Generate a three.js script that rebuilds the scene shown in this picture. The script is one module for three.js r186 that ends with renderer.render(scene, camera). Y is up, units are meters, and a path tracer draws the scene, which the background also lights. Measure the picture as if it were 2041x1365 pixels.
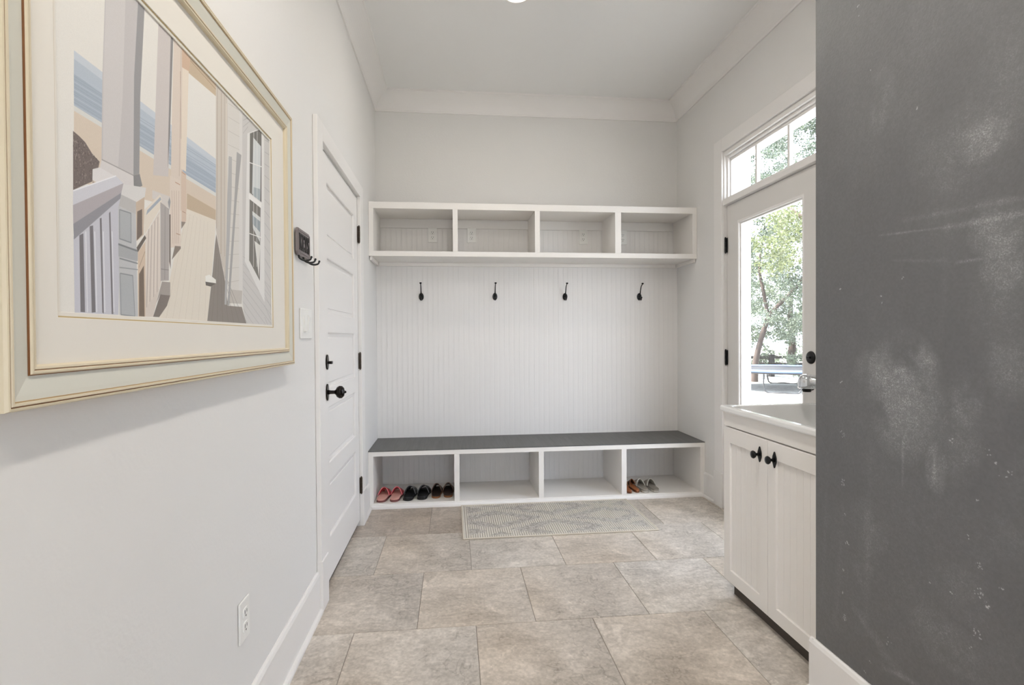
import * as THREE from 'three';
import { RoundedBoxGeometry } from 'three/addons/geometries/RoundedBoxGeometry.js';
import { TextGeometry } from 'three/addons/geometries/TextGeometry.js';
import { FontLoader } from 'three/addons/loaders/FontLoader.js';
import { mergeGeometries } from 'three/addons/utils/BufferGeometryUtils.js';
import { RectAreaLightUniformsLib } from 'three/addons/lights/RectAreaLightUniformsLib.js';

// ------------------------------------------------------------------ camera, sky, sun, exposure
const scene = new THREE.Scene();
const FOCAL = 1084.5;                                    // in pixels of a 2041 x 1365 frame
const camera = new THREE.PerspectiveCamera(2 * Math.atan(682.5 / FOCAL) * 180 / Math.PI, 2041 / 1365, 0.05, 200);
{
  const yaw = 0.107, pitch = -0.0115, roll = 0.0067;
  const f0 = new THREE.Vector3(Math.sin(yaw), 0, -Math.cos(yaw)), r0 = new THREE.Vector3(Math.cos(yaw), 0, Math.sin(yaw)), up = new THREE.Vector3(0, 1, 0);
  const F = f0.clone().multiplyScalar(Math.cos(pitch)).addScaledVector(up, Math.sin(pitch));
  const u2 = up.clone().multiplyScalar(Math.cos(pitch)).addScaledVector(f0, -Math.sin(pitch));
  const R = r0.clone().multiplyScalar(Math.cos(roll)).addScaledVector(u2, -Math.sin(roll));
  const U = u2.clone().multiplyScalar(Math.cos(roll)).addScaledVector(r0, Math.sin(roll));
  camera.position.set(0.6, 1.2, 4.3735);
  camera.quaternion.setFromRotationMatrix(new THREE.Matrix4().makeBasis(R, U, F.negate()));
  scene.add(camera);
}
const renderer = new THREE.WebGLRenderer({ antialias: true });
renderer.toneMapping = THREE.LinearToneMapping;
renderer.toneMappingExposure = 1.17;
renderer.shadowMap.enabled = true;
RectAreaLightUniformsLib.init();
scene.background = new THREE.Color().setRGB(5.3, 6.0, 7.1);
const sun = new THREE.DirectionalLight(new THREE.Color().setRGB(1, 0.96, 0.92), 32);
sun.position.set(-9, 24, -12); sun.target.position.set(9, 0, -8);
sun.castShadow = true; sun.shadow.mapSize.set(2048, 2048); sun.shadow.radius = 1;
Object.assign(sun.shadow.camera, { left: -25, right: 25, top: 25, bottom: -25, near: 1, far: 80 });
scene.add(sun, sun.target);
const LAMP_COLOR = new THREE.Color().setRGB(1, 0.945, 0.87);

// ------------------------------------------------------------------ helpers
const W = 2.458, H = 3.106;
const rng = (s) => () => { s |= 0; s = s + 0x6D2B79F5 | 0; let t = Math.imul(s ^ s >>> 15, 1 | s); t = t + Math.imul(t ^ t >>> 7, 61 | t) ^ t; return ((t ^ t >>> 14) >>> 0) / 4294967296; };
const used = {};
function numbered(name) { const k = used[name] = (used[name] ?? -1) + 1; return k ? name + '_' + String(k).padStart(3, '0') : name; }
function mesh(name, geo, mat, parent = scene) {
  const m = new THREE.Mesh(Array.isArray(geo) ? merge(geo) : geo, mat);
  m.name = parent === scene ? numbered(name) : name; m.castShadow = m.receiveShadow = true; parent.add(m); return m;
}
function merge(list) { return mergeGeometries(list.map((g) => { const n = g.index ? g.toNonIndexed() : g; for (const k of Object.keys(n.attributes)) if (!['position', 'normal', 'uv'].includes(k)) n.deleteAttribute(k); return n; })); }
function thing(name, label, category, group, pos = [0, 0, 0]) {
  const o = new THREE.Group(); o.name = numbered(name); o.position.set(...pos); scene.add(o); return tag(o, label, category, group);
}
function tag(o, label, category, group) { o.userData = { label, category }; if (group) o.userData.group = group; return o; }
function struct(o, label) { o.userData.kind = 'structure'; if (label) o.userData.label = label; return o; }
function shell(name, label) { const o = new THREE.Group(); o.name = numbered(name); scene.add(o); return struct(o, label); }
function copyOf(src, label, pos, group) {
  const c = src.clone(); c.name = numbered(src.name.replace(/_\d{3}$/, '')); c.userData = { ...src.userData, label }; if (group) c.userData.group = group;
  c.position.set(...pos); scene.add(c); return c;
}
const V = (x, y, z) => new THREE.Vector3(x, y, z);
function box(x0, y0, z0, x1, y1, z1) { const g = new THREE.BoxGeometry(x1 - x0, y1 - y0, z1 - z0); g.translate((x0 + x1) / 2, (y0 + y1) / 2, (z0 + z1) / 2); return g; }
function rbox(x0, y0, z0, x1, y1, z1, r = 0.003, s = 1) { const g = new RoundedBoxGeometry(x1 - x0, y1 - y0, z1 - z0, s, r); g.translate((x0 + x1) / 2, (y0 + y1) / 2, (z0 + z1) / 2); return g; }
function rect(x0, y0, x1, y1) { const s = new THREE.Shape(); s.moveTo(x0, y0); s.lineTo(x1, y0); s.lineTo(x1, y1); s.lineTo(x0, y1); s.closePath(); return s; }
function ring(x0, y0, x1, y1, holes) { const s = rect(x0, y0, x1, y1); for (const h of holes) s.holes.push(rect(...h)); return s; }
function roundRect(x0, y0, x1, y1, r) {
  const s = new THREE.Shape(); s.moveTo(x0 + r, y0); s.lineTo(x1 - r, y0); s.absarc(x1 - r, y0 + r, r, -Math.PI / 2, 0); s.lineTo(x1, y1 - r); s.absarc(x1 - r, y1 - r, r, 0, Math.PI / 2);
  s.lineTo(x0 + r, y1); s.absarc(x0 + r, y1 - r, r, Math.PI / 2, Math.PI); s.lineTo(x0, y0 + r); s.absarc(x0 + r, y0 + r, r, Math.PI, 1.5 * Math.PI); return s;
}
const bev = (depth, b, seg = 8) => ({ depth: Math.max(depth - 2 * b, 0.0005), bevelEnabled: b > 0, bevelSize: b, bevelOffset: -b, bevelThickness: b, bevelSegments: 2, curveSegments: seg });
// a shape drawn in (z, y), extruded along x over [x0, x1]
function alongX(shape, x0, x1, b = 0, seg = 8) { const g = new THREE.ExtrudeGeometry(shape, bev(x1 - x0, b, seg)); g.translate(0, 0, b); g.rotateY(-Math.PI / 2); g.translate(x1, 0, 0); return g; }
// a shape drawn in (x, y), extruded along z over [z0, z1]
function alongZ(shape, z0, z1, b = 0, seg = 8) { const g = new THREE.ExtrudeGeometry(shape, bev(z1 - z0, b, seg)); g.translate(0, 0, z0 + b); return g; }
// a shape drawn in (x, -z), extruded upwards over [y0, y1]
function alongY(shape, y0, y1, b = 0, seg = 8) { const g = new THREE.ExtrudeGeometry(shape, bev(y1 - y0, b, seg)); g.translate(0, 0, b); g.rotateX(-Math.PI / 2); g.translate(0, y0, 0); return g; }
function poly(pts) { const s = new THREE.Shape(); pts.forEach((p, i) => i ? s.lineTo(...p) : s.moveTo(...p)); s.closePath(); return s; }
function tube(pts, r, n = 20, rs = 8) { return new THREE.TubeGeometry(new THREE.CatmullRomCurve3(pts.map((p) => V(...p))), n, r, rs, false); }
function cyl(a, b, r0, r1 = r0, n = 14) {
  const A = V(...a), B = V(...b), d = B.clone().sub(A), g = new THREE.CylinderGeometry(r1, r0, d.length(), n);
  g.applyQuaternion(new THREE.Quaternion().setFromUnitVectors(V(0, 1, 0), d.clone().normalize())); g.translate(...A.add(B).multiplyScalar(0.5).toArray()); return g;
}
// tapered tube through points with a radius at each
function limb(pts, radii, rs = 8, n = 24) {
  const c = new THREE.CatmullRomCurve3(pts.map((p) => V(...p))), fr = c.computeFrenetFrames(n), P = [], N = [], I = [], UV = [];
  for (let i = 0; i <= n; i++) {
    const t = i / n, p = c.getPoint(t), k = t * (radii.length - 1), j = Math.min(Math.floor(k), radii.length - 2), r = radii[j] + (radii[j + 1] - radii[j]) * (k - j);
    for (let a = 0; a <= rs; a++) {
      const q = a / rs * Math.PI * 2, d = fr.normals[i].clone().multiplyScalar(Math.cos(q)).addScaledVector(fr.binormals[i], Math.sin(q));
      P.push(p.x + d.x * r, p.y + d.y * r, p.z + d.z * r); N.push(d.x, d.y, d.z); UV.push(a / rs, t * 4);
      if (i < n && a < rs) { const q0 = i * (rs + 1) + a, q1 = q0 + rs + 1; I.push(q0, q0 + 1, q1, q1, q0 + 1, q1 + 1); }
    }
  }
  const g = new THREE.BufferGeometry(); g.setAttribute('position', new THREE.Float32BufferAttribute(P, 3)); g.setAttribute('normal', new THREE.Float32BufferAttribute(N, 3)); g.setAttribute('uv', new THREE.Float32BufferAttribute(UV, 2)); g.setIndex(I); return g;
}
// flat band swept along points; at each point a half-width direction and a thickness
function ribbon(pts, wide, thick) {
  const P = [], I = [], n = pts.length;
  for (let i = 0; i < n; i++) {
    const p = V(...pts[i]), w = V(...wide[i]), t = V(...pts[Math.min(i + 1, n - 1)]).sub(V(...pts[Math.max(i - 1, 0)])).normalize(), up = new THREE.Vector3().crossVectors(w, t).normalize().multiplyScalar(thick / 2);
    if (up.y < 0) up.negate();
    for (const [a, b] of [[-1, 0.4], [-0.7, 1], [0.7, 1], [1, 0.4], [1, -1], [-1, -1]]) P.push(p.x + w.x * a + up.x * b, p.y + w.y * a + up.y * b, p.z + w.z * a + up.z * b);
    if (i < n - 1) for (let k = 0; k < 6; k++) { const a = i * 6 + k, b = i * 6 + (k + 1) % 6; I.push(a, a + 6, b, b, a + 6, b + 6); }
  }
  I.push(0, 1, 2, 0, 2, 3, 0, 3, 4, 0, 4, 5); const e = (n - 1) * 6; I.push(e, e + 2, e + 1, e, e + 3, e + 2, e, e + 4, e + 3, e, e + 5, e + 4);
  let g = new THREE.BufferGeometry(); g.setAttribute('position', new THREE.Float32BufferAttribute(P, 3)); g.setAttribute('uv', new THREE.Float32BufferAttribute(new Array(P.length / 3 * 2).fill(0), 2)); g.setIndex(I); g = g.toNonIndexed(); g.computeVertexNormals(); return g;
}
function lathe(pts, n = 24) { return new THREE.LatheGeometry(pts.map((p) => new THREE.Vector2(...p)), n); }
function boxUV(g, s = 1) {                                       // uv in metres by the face's main axis
  const q = g.index ? g.toNonIndexed() : g, p = q.attributes.position, n = q.attributes.normal, uv = new Float32Array(p.count * 2);
  for (let i = 0; i < p.count; i++) {
    const ax = Math.abs(n.getX(i)), ay = Math.abs(n.getY(i)), az = Math.abs(n.getZ(i));
    const [a, b] = ax >= ay && ax >= az ? [p.getZ(i), p.getY(i)] : ay >= az ? [p.getX(i), p.getZ(i)] : [p.getX(i), p.getY(i)];
    uv[2 * i] = a * s; uv[2 * i + 1] = b * s;
  }
  q.setAttribute('uv', new THREE.BufferAttribute(uv, 2)); return q;
}
// repeating value noise
function noiser(seed) {
  const T = new Float32Array(65536), r = rng(seed); for (let i = 0; i < 65536; i++) T[i] = r();
  return (x, y, per) => {
    const xi = Math.floor(x), yi = Math.floor(y), fx = x - xi, fy = y - yi, u = fx * fx * (3 - 2 * fx), v = fy * fy * (3 - 2 * fy);
    const m = (a) => ((a % per) + per) % per, x0 = m(xi), x1 = m(xi + 1), y0 = m(yi) * 251, y1 = m(yi + 1) * 251;
    const a = T[(x0 + y0) & 65535], b = T[(x1 + y0) & 65535], c = T[(x0 + y1) & 65535], d = T[(x1 + y1) & 65535];
    return a + (b - a) * u + (c - a) * v + (a - b - c + d) * u * v;
  };
}
function fbm(n, x, y, per, oct) { let s = 0, a = 0.5, t = 0; for (let i = 0; i < oct; i++) { s += a * n(x, y, per); t += a; x *= 2; y *= 2; per *= 2; a *= 0.55; } return s / t; }
const sm = (a, b, x) => { const t = Math.min(1, Math.max(0, (x - a) / (b - a))); return t * t * (3 - 2 * t); };
function dataTex(w, h, fn, srgb = true, wrap = true) {
  const d = new Uint8Array(w * h * 4);
  for (let y = 0; y < h; y++) for (let x = 0; x < w; x++) { const c = fn(x, y), i = (y * w + x) * 4; d[i] = c[0]; d[i + 1] = c[1]; d[i + 2] = c[2]; d[i + 3] = 255; }
  const t = new THREE.DataTexture(d, w, h); t.magFilter = THREE.LinearFilter; t.minFilter = THREE.LinearMipmapLinearFilter; t.generateMipmaps = true;
  if (wrap) t.wrapS = t.wrapT = THREE.RepeatWrapping; if (srgb) t.colorSpace = THREE.SRGBColorSpace; t.needsUpdate = true; return t;
}

// ------------------------------------------------------------------ materials
const std = (hex, roughness = 0.6, extra = {}) => new THREE.MeshStandardMaterial({ color: hex, roughness, ...extra });
const nPeel = noiser(5);
const peelTex = dataTex(256, 256, (x, y) => { const v = 255 * (0.7 * nPeel(x / 8, y / 8, 32) + 0.3 * nPeel(x / 3.2, y / 3.2, 80)); return [v, v, v]; }, false);
const peel = (rx, ry) => { const t = peelTex.clone(); t.repeat.set(rx, ry); t.needsUpdate = true; return t; };
const M = {
  wall: std(0xe6e4e1, 0.75, { bumpMap: peel(4, 4), bumpScale: 0.0003 }),
  ceiling: std(0xf0efed, 0.85),
  trim: std(0xeeebe8, 0.42),
  cabinet: std(0xefebe6, 0.42),
  bead: std(0xebe8e5, 0.5),
  plastic: std(0xefeeea, 0.3),
  slot: std(0x3a3733, 0.6),
  bronze: std(0x1d1816, 0.32, { metalness: 0.6 }),
  black: std(0x121314, 0.3, { metalness: 0.4 }),
  hinge: std(0x4a4038, 0.35, { metalness: 0.7 }),
  chrome: std(0xd7dadd, 0.08, { metalness: 1 }),
  porcelain: std(0xf1f1f0, 0.12),
  dark: std(0x2b2622, 0.8),
  glass: new THREE.MeshPhysicalMaterial({ color: 0xffffff, roughness: 0, transmission: 1, thickness: 0, ior: 1.5 }),
};

// ------------------------------------------------------------------ floor of stone tiles
const nA = noiser(11), nB = noiser(23), nC = noiser(37);
const stoneTex = [0, 1].map((k) => dataTex(1024, 1024, (x, y) => {       // 1.6 m square
  const u = x / 1024 + k * 0.37, v = y / 1024 + k * 0.61;
  const wx = fbm(nA, u * 6, v * 6, 6, 3) - 0.5, wy = fbm(nB, u * 6, v * 6, 6, 3) - 0.5;
  const cloud = fbm(nC, u * 9 + wx * 1.6, v * 9 + wy * 1.6, 9, 6);
  const vein = 1 - Math.abs(2 * fbm(nA, u * 24 + wy * 3.4, v * 24 + wx * 3.4, 24, 4) - 1);
  const shell = sm(0.66, 0.8, fbm(nB, u * 26 + wx * 3, v * 14 + wy * 3, 26, 3));
  const speck = nC(u * 260, v * 260, 260), fine = nA(u * 420, v * 420, 420);
  const mott = fbm(nB, u * 18 + wx * 3, v * 36 + wy * 4, 18, 4); let L = 189 + 40 * (cloud - 0.5) + 36 * (mott - 0.5) - 22 * Math.pow(sm(0.9, 1, vein), 1.5) * sm(0.5, 0.66, 1.02 - cloud) + 13 * shell + 13 * (fine - 0.5);
  L += 28 * (fbm(nC, u * 60 + wx * 7, v * 120 + wy * 9, 60, 3) - 0.5) + 22 * (nA(u * 190, v * 150, 190) - 0.5); if (speck > 0.95) L += 26;
  const warm = 10 + 7 * (fbm(nB, u * 3, v * 3, 3, 2) - 0.5);
  return [Math.min(255, L + warm), L, L - warm * 1.2];
}));
const tileMats = [];
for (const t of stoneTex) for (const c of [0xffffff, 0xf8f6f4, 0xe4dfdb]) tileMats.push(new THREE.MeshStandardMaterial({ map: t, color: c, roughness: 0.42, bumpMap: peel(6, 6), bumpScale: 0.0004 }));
{
  const floor = shell('floor', 'grey stone tile floor laid in a brick pattern');
  mesh('grout_bed', box(-0.2, -0.15, -0.15, W + 0.16, -0.0025, 6.15), std(0x958c83, 0.9), floor);
  const r = rng(4), PX = 0.4945, PZ = 0.541, g = 0.0011, cache = {};
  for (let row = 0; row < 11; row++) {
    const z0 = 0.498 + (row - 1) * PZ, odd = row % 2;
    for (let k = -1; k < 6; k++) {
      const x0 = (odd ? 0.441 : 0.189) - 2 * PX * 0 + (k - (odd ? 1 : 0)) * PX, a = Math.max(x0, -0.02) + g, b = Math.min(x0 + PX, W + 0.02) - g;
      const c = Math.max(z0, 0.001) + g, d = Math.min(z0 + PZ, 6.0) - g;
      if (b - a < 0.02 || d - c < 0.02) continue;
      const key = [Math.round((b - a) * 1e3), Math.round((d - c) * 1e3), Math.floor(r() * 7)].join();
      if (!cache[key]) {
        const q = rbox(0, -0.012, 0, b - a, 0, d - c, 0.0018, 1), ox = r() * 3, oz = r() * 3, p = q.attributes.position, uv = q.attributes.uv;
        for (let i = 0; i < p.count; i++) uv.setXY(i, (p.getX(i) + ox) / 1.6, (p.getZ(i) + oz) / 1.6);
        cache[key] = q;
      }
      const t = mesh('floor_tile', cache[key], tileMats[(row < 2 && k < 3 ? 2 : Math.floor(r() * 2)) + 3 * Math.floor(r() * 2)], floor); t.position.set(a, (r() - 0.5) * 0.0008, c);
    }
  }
}

// ------------------------------------------------------------------ room shell
struct(mesh('ceiling', box(-0.2, H, -0.15, W + 0.16, H + 0.15, 6.15), M.ceiling), 'flat white ceiling');
const D1 = { z0: 0.845, z1: 1.82, y0: 0.034, y1: 2.08 };         // interior door on the left wall
const D2 = { z0: 0.80, z1: 1.775, y0: 0.02, y1: 2.085 };         // glazed door on the right wall
struct(mesh('wall_left', [boxUV(box(-0.2, 0, -0.15, -0.07, H, 6.15)), boxUV(box(-0.07, 0, -0.15, 0, H, D1.z0 - 0.004)), boxUV(box(-0.07, 0, D1.z1 + 0.004, 0, H, 6.15)), boxUV(box(-0.07, D1.y1 + 0.004, D1.z0 - 0.004, 0, H, D1.z1 + 0.004))], M.wall), 'pale painted left wall');
const RZ0 = 0.775, RZ1 = 1.80, RY = 2.47;
struct(mesh('wall_right', [boxUV(box(W, 0, -0.15, W + 0.15, H, RZ0)), boxUV(box(W, 0, RZ1, W + 0.15, H, 6.15)), boxUV(box(W, RY, RZ0, W + 0.15, H, RZ1))], M.wall), 'pale painted right wall');
struct(mesh('wall_rear', [boxUV(box(0, 0, 6.0, 0.5, H, 6.15)), boxUV(box(1.75, 0, 6.0, W, H, 6.15)), boxUV(box(0.5, 0, 6.0, 1.75, 0.4, 6.15)), boxUV(box(0.5, 1.7, 6.0, 1.75, H, 6.15))], M.wall), 'pale painted wall behind the camera');
{
  const w = shell('added_window_2', 'unseen window added behind the camera for soft fill light');  // unseen opening, added to bring soft fill light from behind
  mesh('frame', alongZ(ring(0.5, 0.4, 1.75, 1.7, [[0.55, 0.45, 1.105, 1.65], [1.145, 0.45, 1.7, 1.65]]), 6.04, 6.11, 0.004), M.trim, w);
  for (const x of [0.545, 1.14]) mesh('glass_pane', box(x, 0.445, 6.075, x + 0.565, 1.655, 6.0755), M.glass, w);
}
struct(mesh('wall_near', boxUV(box(1.804, 0, 2.68, W, H, 4.9)), M.wall), 'projecting wall that carries the chalkboard');
{
  const wb = shell('wall_back', 'back wall with white beadboard below and pale paint above');
  mesh('plaster', boxUV(box(-0.2, 0, -0.15, W + 0.15, H, 0)), M.wall, wb);
  const n = 61, w = W / n, s = poly([[0.0002, 0], [w - 0.0002, 0], [w - 0.0002, -0.0073], [w - 0.0022, -0.008], [w - 0.006, -0.008], [w - 0.0078, -0.0073], [w - 0.0086, -0.0073], [w - 0.0104, -0.008], [0.002, -0.008], [0.0002, -0.0073]].reverse());
  const plank = alongY(s, 0, 2.058);
  for (let i = 0; i < n; i++) { const p = mesh('beadboard_plank', plank, M.bead, wb); p.position.x = i * w; }
  mesh('cap_rail', rbox(0, 2.059, 0, W, 2.13, 0.011, 0.002), M.bead, wb);
}

// ------------------------------------------------------------------ crown moulding, casings, baseboards
const cove = (() => { const p = [[0, -0.138], [0.01, -0.138], [0.012, -0.128]]; for (let i = 0; i <= 10; i++) { const t = i / 10, a = t * Math.PI / 2; p.push([0.014 + 0.088 * (1 - Math.cos(a)) * 0.85 + 0.088 * t * 0.15, -0.126 + 0.112 * (Math.sin(a) * 0.45 + t * 0.55)]); } p.push([0.11, -0.012], [0.112, 0], [0, 0]); return p; })();
struct(mesh('trim_1', alongX(poly(cove.map(([d, h]) => [d, H + h])), 0, W), M.trim), 'coved crown moulding along the back wall');
struct(mesh('trim_2', alongZ(poly(cove.map(([d, h]) => [d, H + h])), 0, 6), M.trim), 'coved crown moulding along the left wall');
struct(mesh('trim_3', alongZ(poly(cove.map(([d, h]) => [W - d, H + h]).reverse()), 0, 2.68), M.trim), 'coved crown moulding along the right wall');
{
  const t = shell('trim_4', 'white casing round the panelled door');
  mesh('side_casing', rbox(0, 0.2, 1.83, 0.021, 2.168, 1.932, 0.0025), M.trim, t);
  mesh('side_casing', rbox(0, 0.2, 0.735, 0.021, 2.168, 0.838, 0.0025), M.trim, t);
  mesh('head_casing', rbox(0, 2.088, 0.838, 0.021, 2.168, 1.83, 0.0025), M.trim, t);
  mesh('plinth_block', rbox(0, 0, 1.826, 0.027, 0.222, 1.937, 0.003), M.trim, t);
  mesh('plinth_block', rbox(0, 0, 0.730, 0.027, 0.222, 0.842, 0.003), M.trim, t);
}
{
  const t = shell('trim_5', 'white casing round the glazed door and transom');
  mesh('side_casing', rbox(W - 0.02, 0.22, 0.69, W, 2.545, 0.80, 0.0025), M.trim, t);
  mesh('side_casing', rbox(W - 0.02, 0.22, 1.778, W, 2.545, 1.888, 0.0025), M.trim, t);
  mesh('head_casing', rbox(W - 0.02, 2.455, 0.80, W, 2.545, 1.778, 0.0025), M.trim, t);
  mesh('plinth_block', rbox(W - 0.026, 0, 0.686, W, 0.24, 0.805, 0.003), M.trim, t);
  mesh('plinth_block', rbox(W - 0.026, 0, 1.773, W, 0.24, 1.892, 0.003), M.trim, t);
  mesh('jamb', box(W - 0.002, 0, RZ0, W + 0.15, RY, 0.797), M.trim, t);
  mesh('jamb', box(W - 0.002, 0, 1.778, W + 0.15, RY, RZ1), M.trim, t);
  mesh('head_jamb', box(W - 0.002, 2.452, 0.797, W + 0.15, RY, 1.778), M.trim, t);
  mesh('threshold', box(W - 0.01, 0, 0.797, W + 0.15, 0.018, 1.778), M.dark, t);
}
const baseProfile = [[0, 0], [0.013, 0], [0.013, 0.165], [0.009, 0.176], [0.004, 0.18], [0, 0.18]];
const shoe = [[0.013, 0], [0.027, 0], [0.0265, 0.008], [0.024, 0.013], [0.019, 0.017], [0.013, 0.018]];
function baseboard(name, label, runs) {
  const o = shell(name, label);
  for (const [kind, a, b, at] of runs) {
    const f = { left: (p) => alongZ(poly(p), a, b), right: (p) => alongZ(poly(p.map(([d, h]) => [at - d, h]).reverse()), a, b), end: (p) => alongX(poly(p.map(([d, h]) => [at - d, h]).reverse()), a, b) }[kind];
    mesh('board', f(baseProfile), M.trim, o); mesh('shoe_moulding', f(shoe), M.trim, o);
  }
}
baseboard('baseboard_left', 'white baseboard along the left wall', [['left', 1.937, 6.0, 0], ['left', 0.504, 0.73, 0]]);
baseboard('baseboard_right', 'short white baseboard between bench and glazed door', [['right', 0.504, 0.686, W]]);
baseboard('baseboard_near', 'white baseboard under the chalkboard', [['right', 2.663, 4.9, 1.799], ['end', 1.79, W, 2.68]]);

// ------------------------------------------------------------------ interior door
const hingeShape = (parent, x, y, z, side, metal = M.hinge) => {
  const h = mesh('hinge', rbox(x - 0.003, y - 0.05, z - 0.02, x + 0.003, y + 0.05, z + 0.012, 0.001), metal, parent);
  mesh('barrel', [cyl([x + side * 0.007, y - 0.05, z], [x + side * 0.007, y - 0.018, z], 0.0065), cyl([x + side * 0.007, y - 0.017, z], [x + side * 0.007, y + 0.017, z], 0.0065), cyl([x + side * 0.007, y + 0.018, z], [x + side * 0.007, y + 0.05, z], 0.0065), cyl([x + side * 0.007, y - 0.056, z], [x + side * 0.007, y + 0.056, z], 0.004)], metal, h);
};
const ovalX = (z, y, rz, ry, x0, x1, b) => { const s = new THREE.Shape(); s.absellipse(z, y, rz, ry, 0, Math.PI * 2); return alongX(s, x0, x1, b, 20); };
{
  const d = shell('door_1', 'white interior door with five horizontal panels and dark hardware'), holes = [];
  const PZ0 = 0.972, PZ1 = 1.672;
  for (let k = 0; k < 5; k++) holes.push([PZ0, 0.24 + 0.36 * k, PZ1, 0.50 + 0.36 * k]);
  mesh('door_slab', alongX(ring(D1.z0, D1.y0, D1.z1, D1.y1, holes), -0.04, 0, 0.006), M.trim, d);
  for (const h of holes) mesh('door_panel', [alongX(rect(h[0] - 0.004, h[1] - 0.004, h[2] + 0.004, h[3] + 0.004), -0.032, -0.012), alongX(rect(h[0] + 0.02, h[1] + 0.02, h[2] - 0.02, h[3] - 0.02), -0.02, -0.007, 0.004)], M.trim, d);
  const kz = 1.715, ky = 0.94;
  const kn = mesh('knob', lathe([[0.0, 0], [0.012, 0], [0.009, 0.012], [0.0085, 0.03], [0.013, 0.036], [0.024, 0.042], [0.030, 0.053], [0.029, 0.064], [0.02, 0.073], [0.007, 0.076], [0.006, 0.08], [0.004, 0.084], [0, 0.085]]).rotateZ(-Math.PI / 2).translate(0.006, ky, kz), M.bronze, d);
  mesh('backplate', ovalX(kz, ky, 0.022, 0.04, 0, 0.007, 0.003), M.bronze, kn);
  const db = mesh('deadbolt', ovalX(kz, 1.083, 0.022, 0.036, 0, 0.008, 0.003), M.bronze, d);
  mesh('thumb_turn', [cyl([0.006, 1.081, kz], [0.02, 1.081, kz], 0.007), rbox(0.017, 1.074, kz - 0.013, 0.028, 1.088, kz + 0.013, 0.003)], M.bronze, db);
  for (const y of [1.85, 1.05, 0.26]) hingeShape(d, 0.004, y, 0.842, 1);
  mesh('threshold', box(-0.069, 0, D1.z0, -0.02, 0.006, D1.z1), M.dark, d);
}

// ------------------------------------------------------------------ glazed exterior door and transom
{
  const d = shell('door_2', 'pale exterior door with one tall glass pane'), gz0 = 0.94, gz1 = 1.625, gy0 = 0.26, gy1 = 1.955;
  mesh('door_slab', alongX(ring(D2.z0, D2.y0, D2.z1, D2.y1, [[gz0, gy0, gz1, gy1]]), W + 0.02, W + 0.064, 0.002), std(0xdfdcd8, 0.5), d);
  const fr = alongX(ring(gz0 - 0.004, gy0 - 0.004, gz1 + 0.004, gy1 + 0.004, [[gz0 + 0.014, gy0 + 0.014, gz1 - 0.014, gy1 - 0.014]]), W + 0.018, W + 0.058, 0.004);
  const g = mesh('glazing_bead', fr, M.trim, d);
  mesh('inner_bead', alongX(ring(gz0 + 0.01, gy0 + 0.01, gz1 - 0.01, gy1 - 0.01, [[gz0 + 0.024, gy0 + 0.024, gz1 - 0.024, gy1 - 0.024]]), W + 0.03, W + 0.054, 0.002), M.trim, g);
  mesh('glass_pane', box(W + 0.040, gy0 + 0.012, gz0 + 0.012, W + 0.0405, gy1 - 0.012, gz1 - 0.012), M.glass, d);
  const z = 1.687;
  const dbl = mesh('deadbolt', lathe([[0, 0], [0.034, 0], [0.034, 0.006], [0.030, 0.012], [0.02, 0.014], [0, 0.014]]).rotateZ(Math.PI / 2).translate(W + 0.021, 1.077, z), M.black, d);
  mesh('thumb_turn', rbox(W - 0.002, 1.071, z - 0.014, W + 0.008, 1.083, z + 0.014, 0.003), M.black, dbl);
  const kb = mesh('knob', lathe([[0, 0], [0.012, 0], [0.011, 0.03], [0.022, 0.036], [0.028, 0.048], [0.026, 0.06], [0.015, 0.067], [0, 0.068]]).rotateZ(Math.PI / 2).translate(W + 0.015, 0.935, z), M.black, d);
  mesh('rosette', lathe([[0, 0], [0.033, 0], [0.032, 0.006], [0.012, 0.01], [0, 0.01]]).rotateZ(Math.PI / 2).translate(W + 0.021, 0.935, z), M.black, kb);
  for (const y of [1.815, 1.045, 0.26]) hingeShape(d, W + 0.014, y, 0.803, -1, M.black);
}
{
  const w = shell('window_1', 'transom window of three panes above the glazed door');
  const T = [[0.797, 2.105, 1.778, 2.452], [0.809, 2.132, 1.766, 2.425], [0.820, 2.140, 1.755, 2.408], [0.828, 2.147, 1.747, 2.388]];
  mesh('outer_frame', alongX(ring(...T[0], [T[1]]), W - 0.004, W + 0.12, 0.002), M.trim, w);
  mesh('middle_frame', alongX(ring(...T[1], [T[2]]), W + 0.016, W + 0.10, 0.002), M.trim, w);
  mesh('sash', alongX(ring(...T[2], [T[3]]), W + 0.034, W + 0.08, 0.002), M.trim, w);
  mesh('transom_bar', rbox(W - 0.008, 2.088, 0.797, W + 0.10, 2.122, 1.778, 0.003), M.trim, w);
  const c = [0.828, 1.122, 1.456, 1.747];
  for (let k = 0; k < 3; k++) mesh('glass_pane', box(W + 0.054, 2.145, c[k] + (k ? 0.007 : -0.002), W + 0.0545, 2.39, c[k + 1] + (k < 2 ? -0.007 : 0.002)), M.glass, w);
  for (const z of [1.122, 1.456]) mesh('muntin', rbox(W + 0.042, 2.146, z - 0.010, W + 0.066, 2.389, z + 0.010, 0.002), M.trim, w);
}

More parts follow.
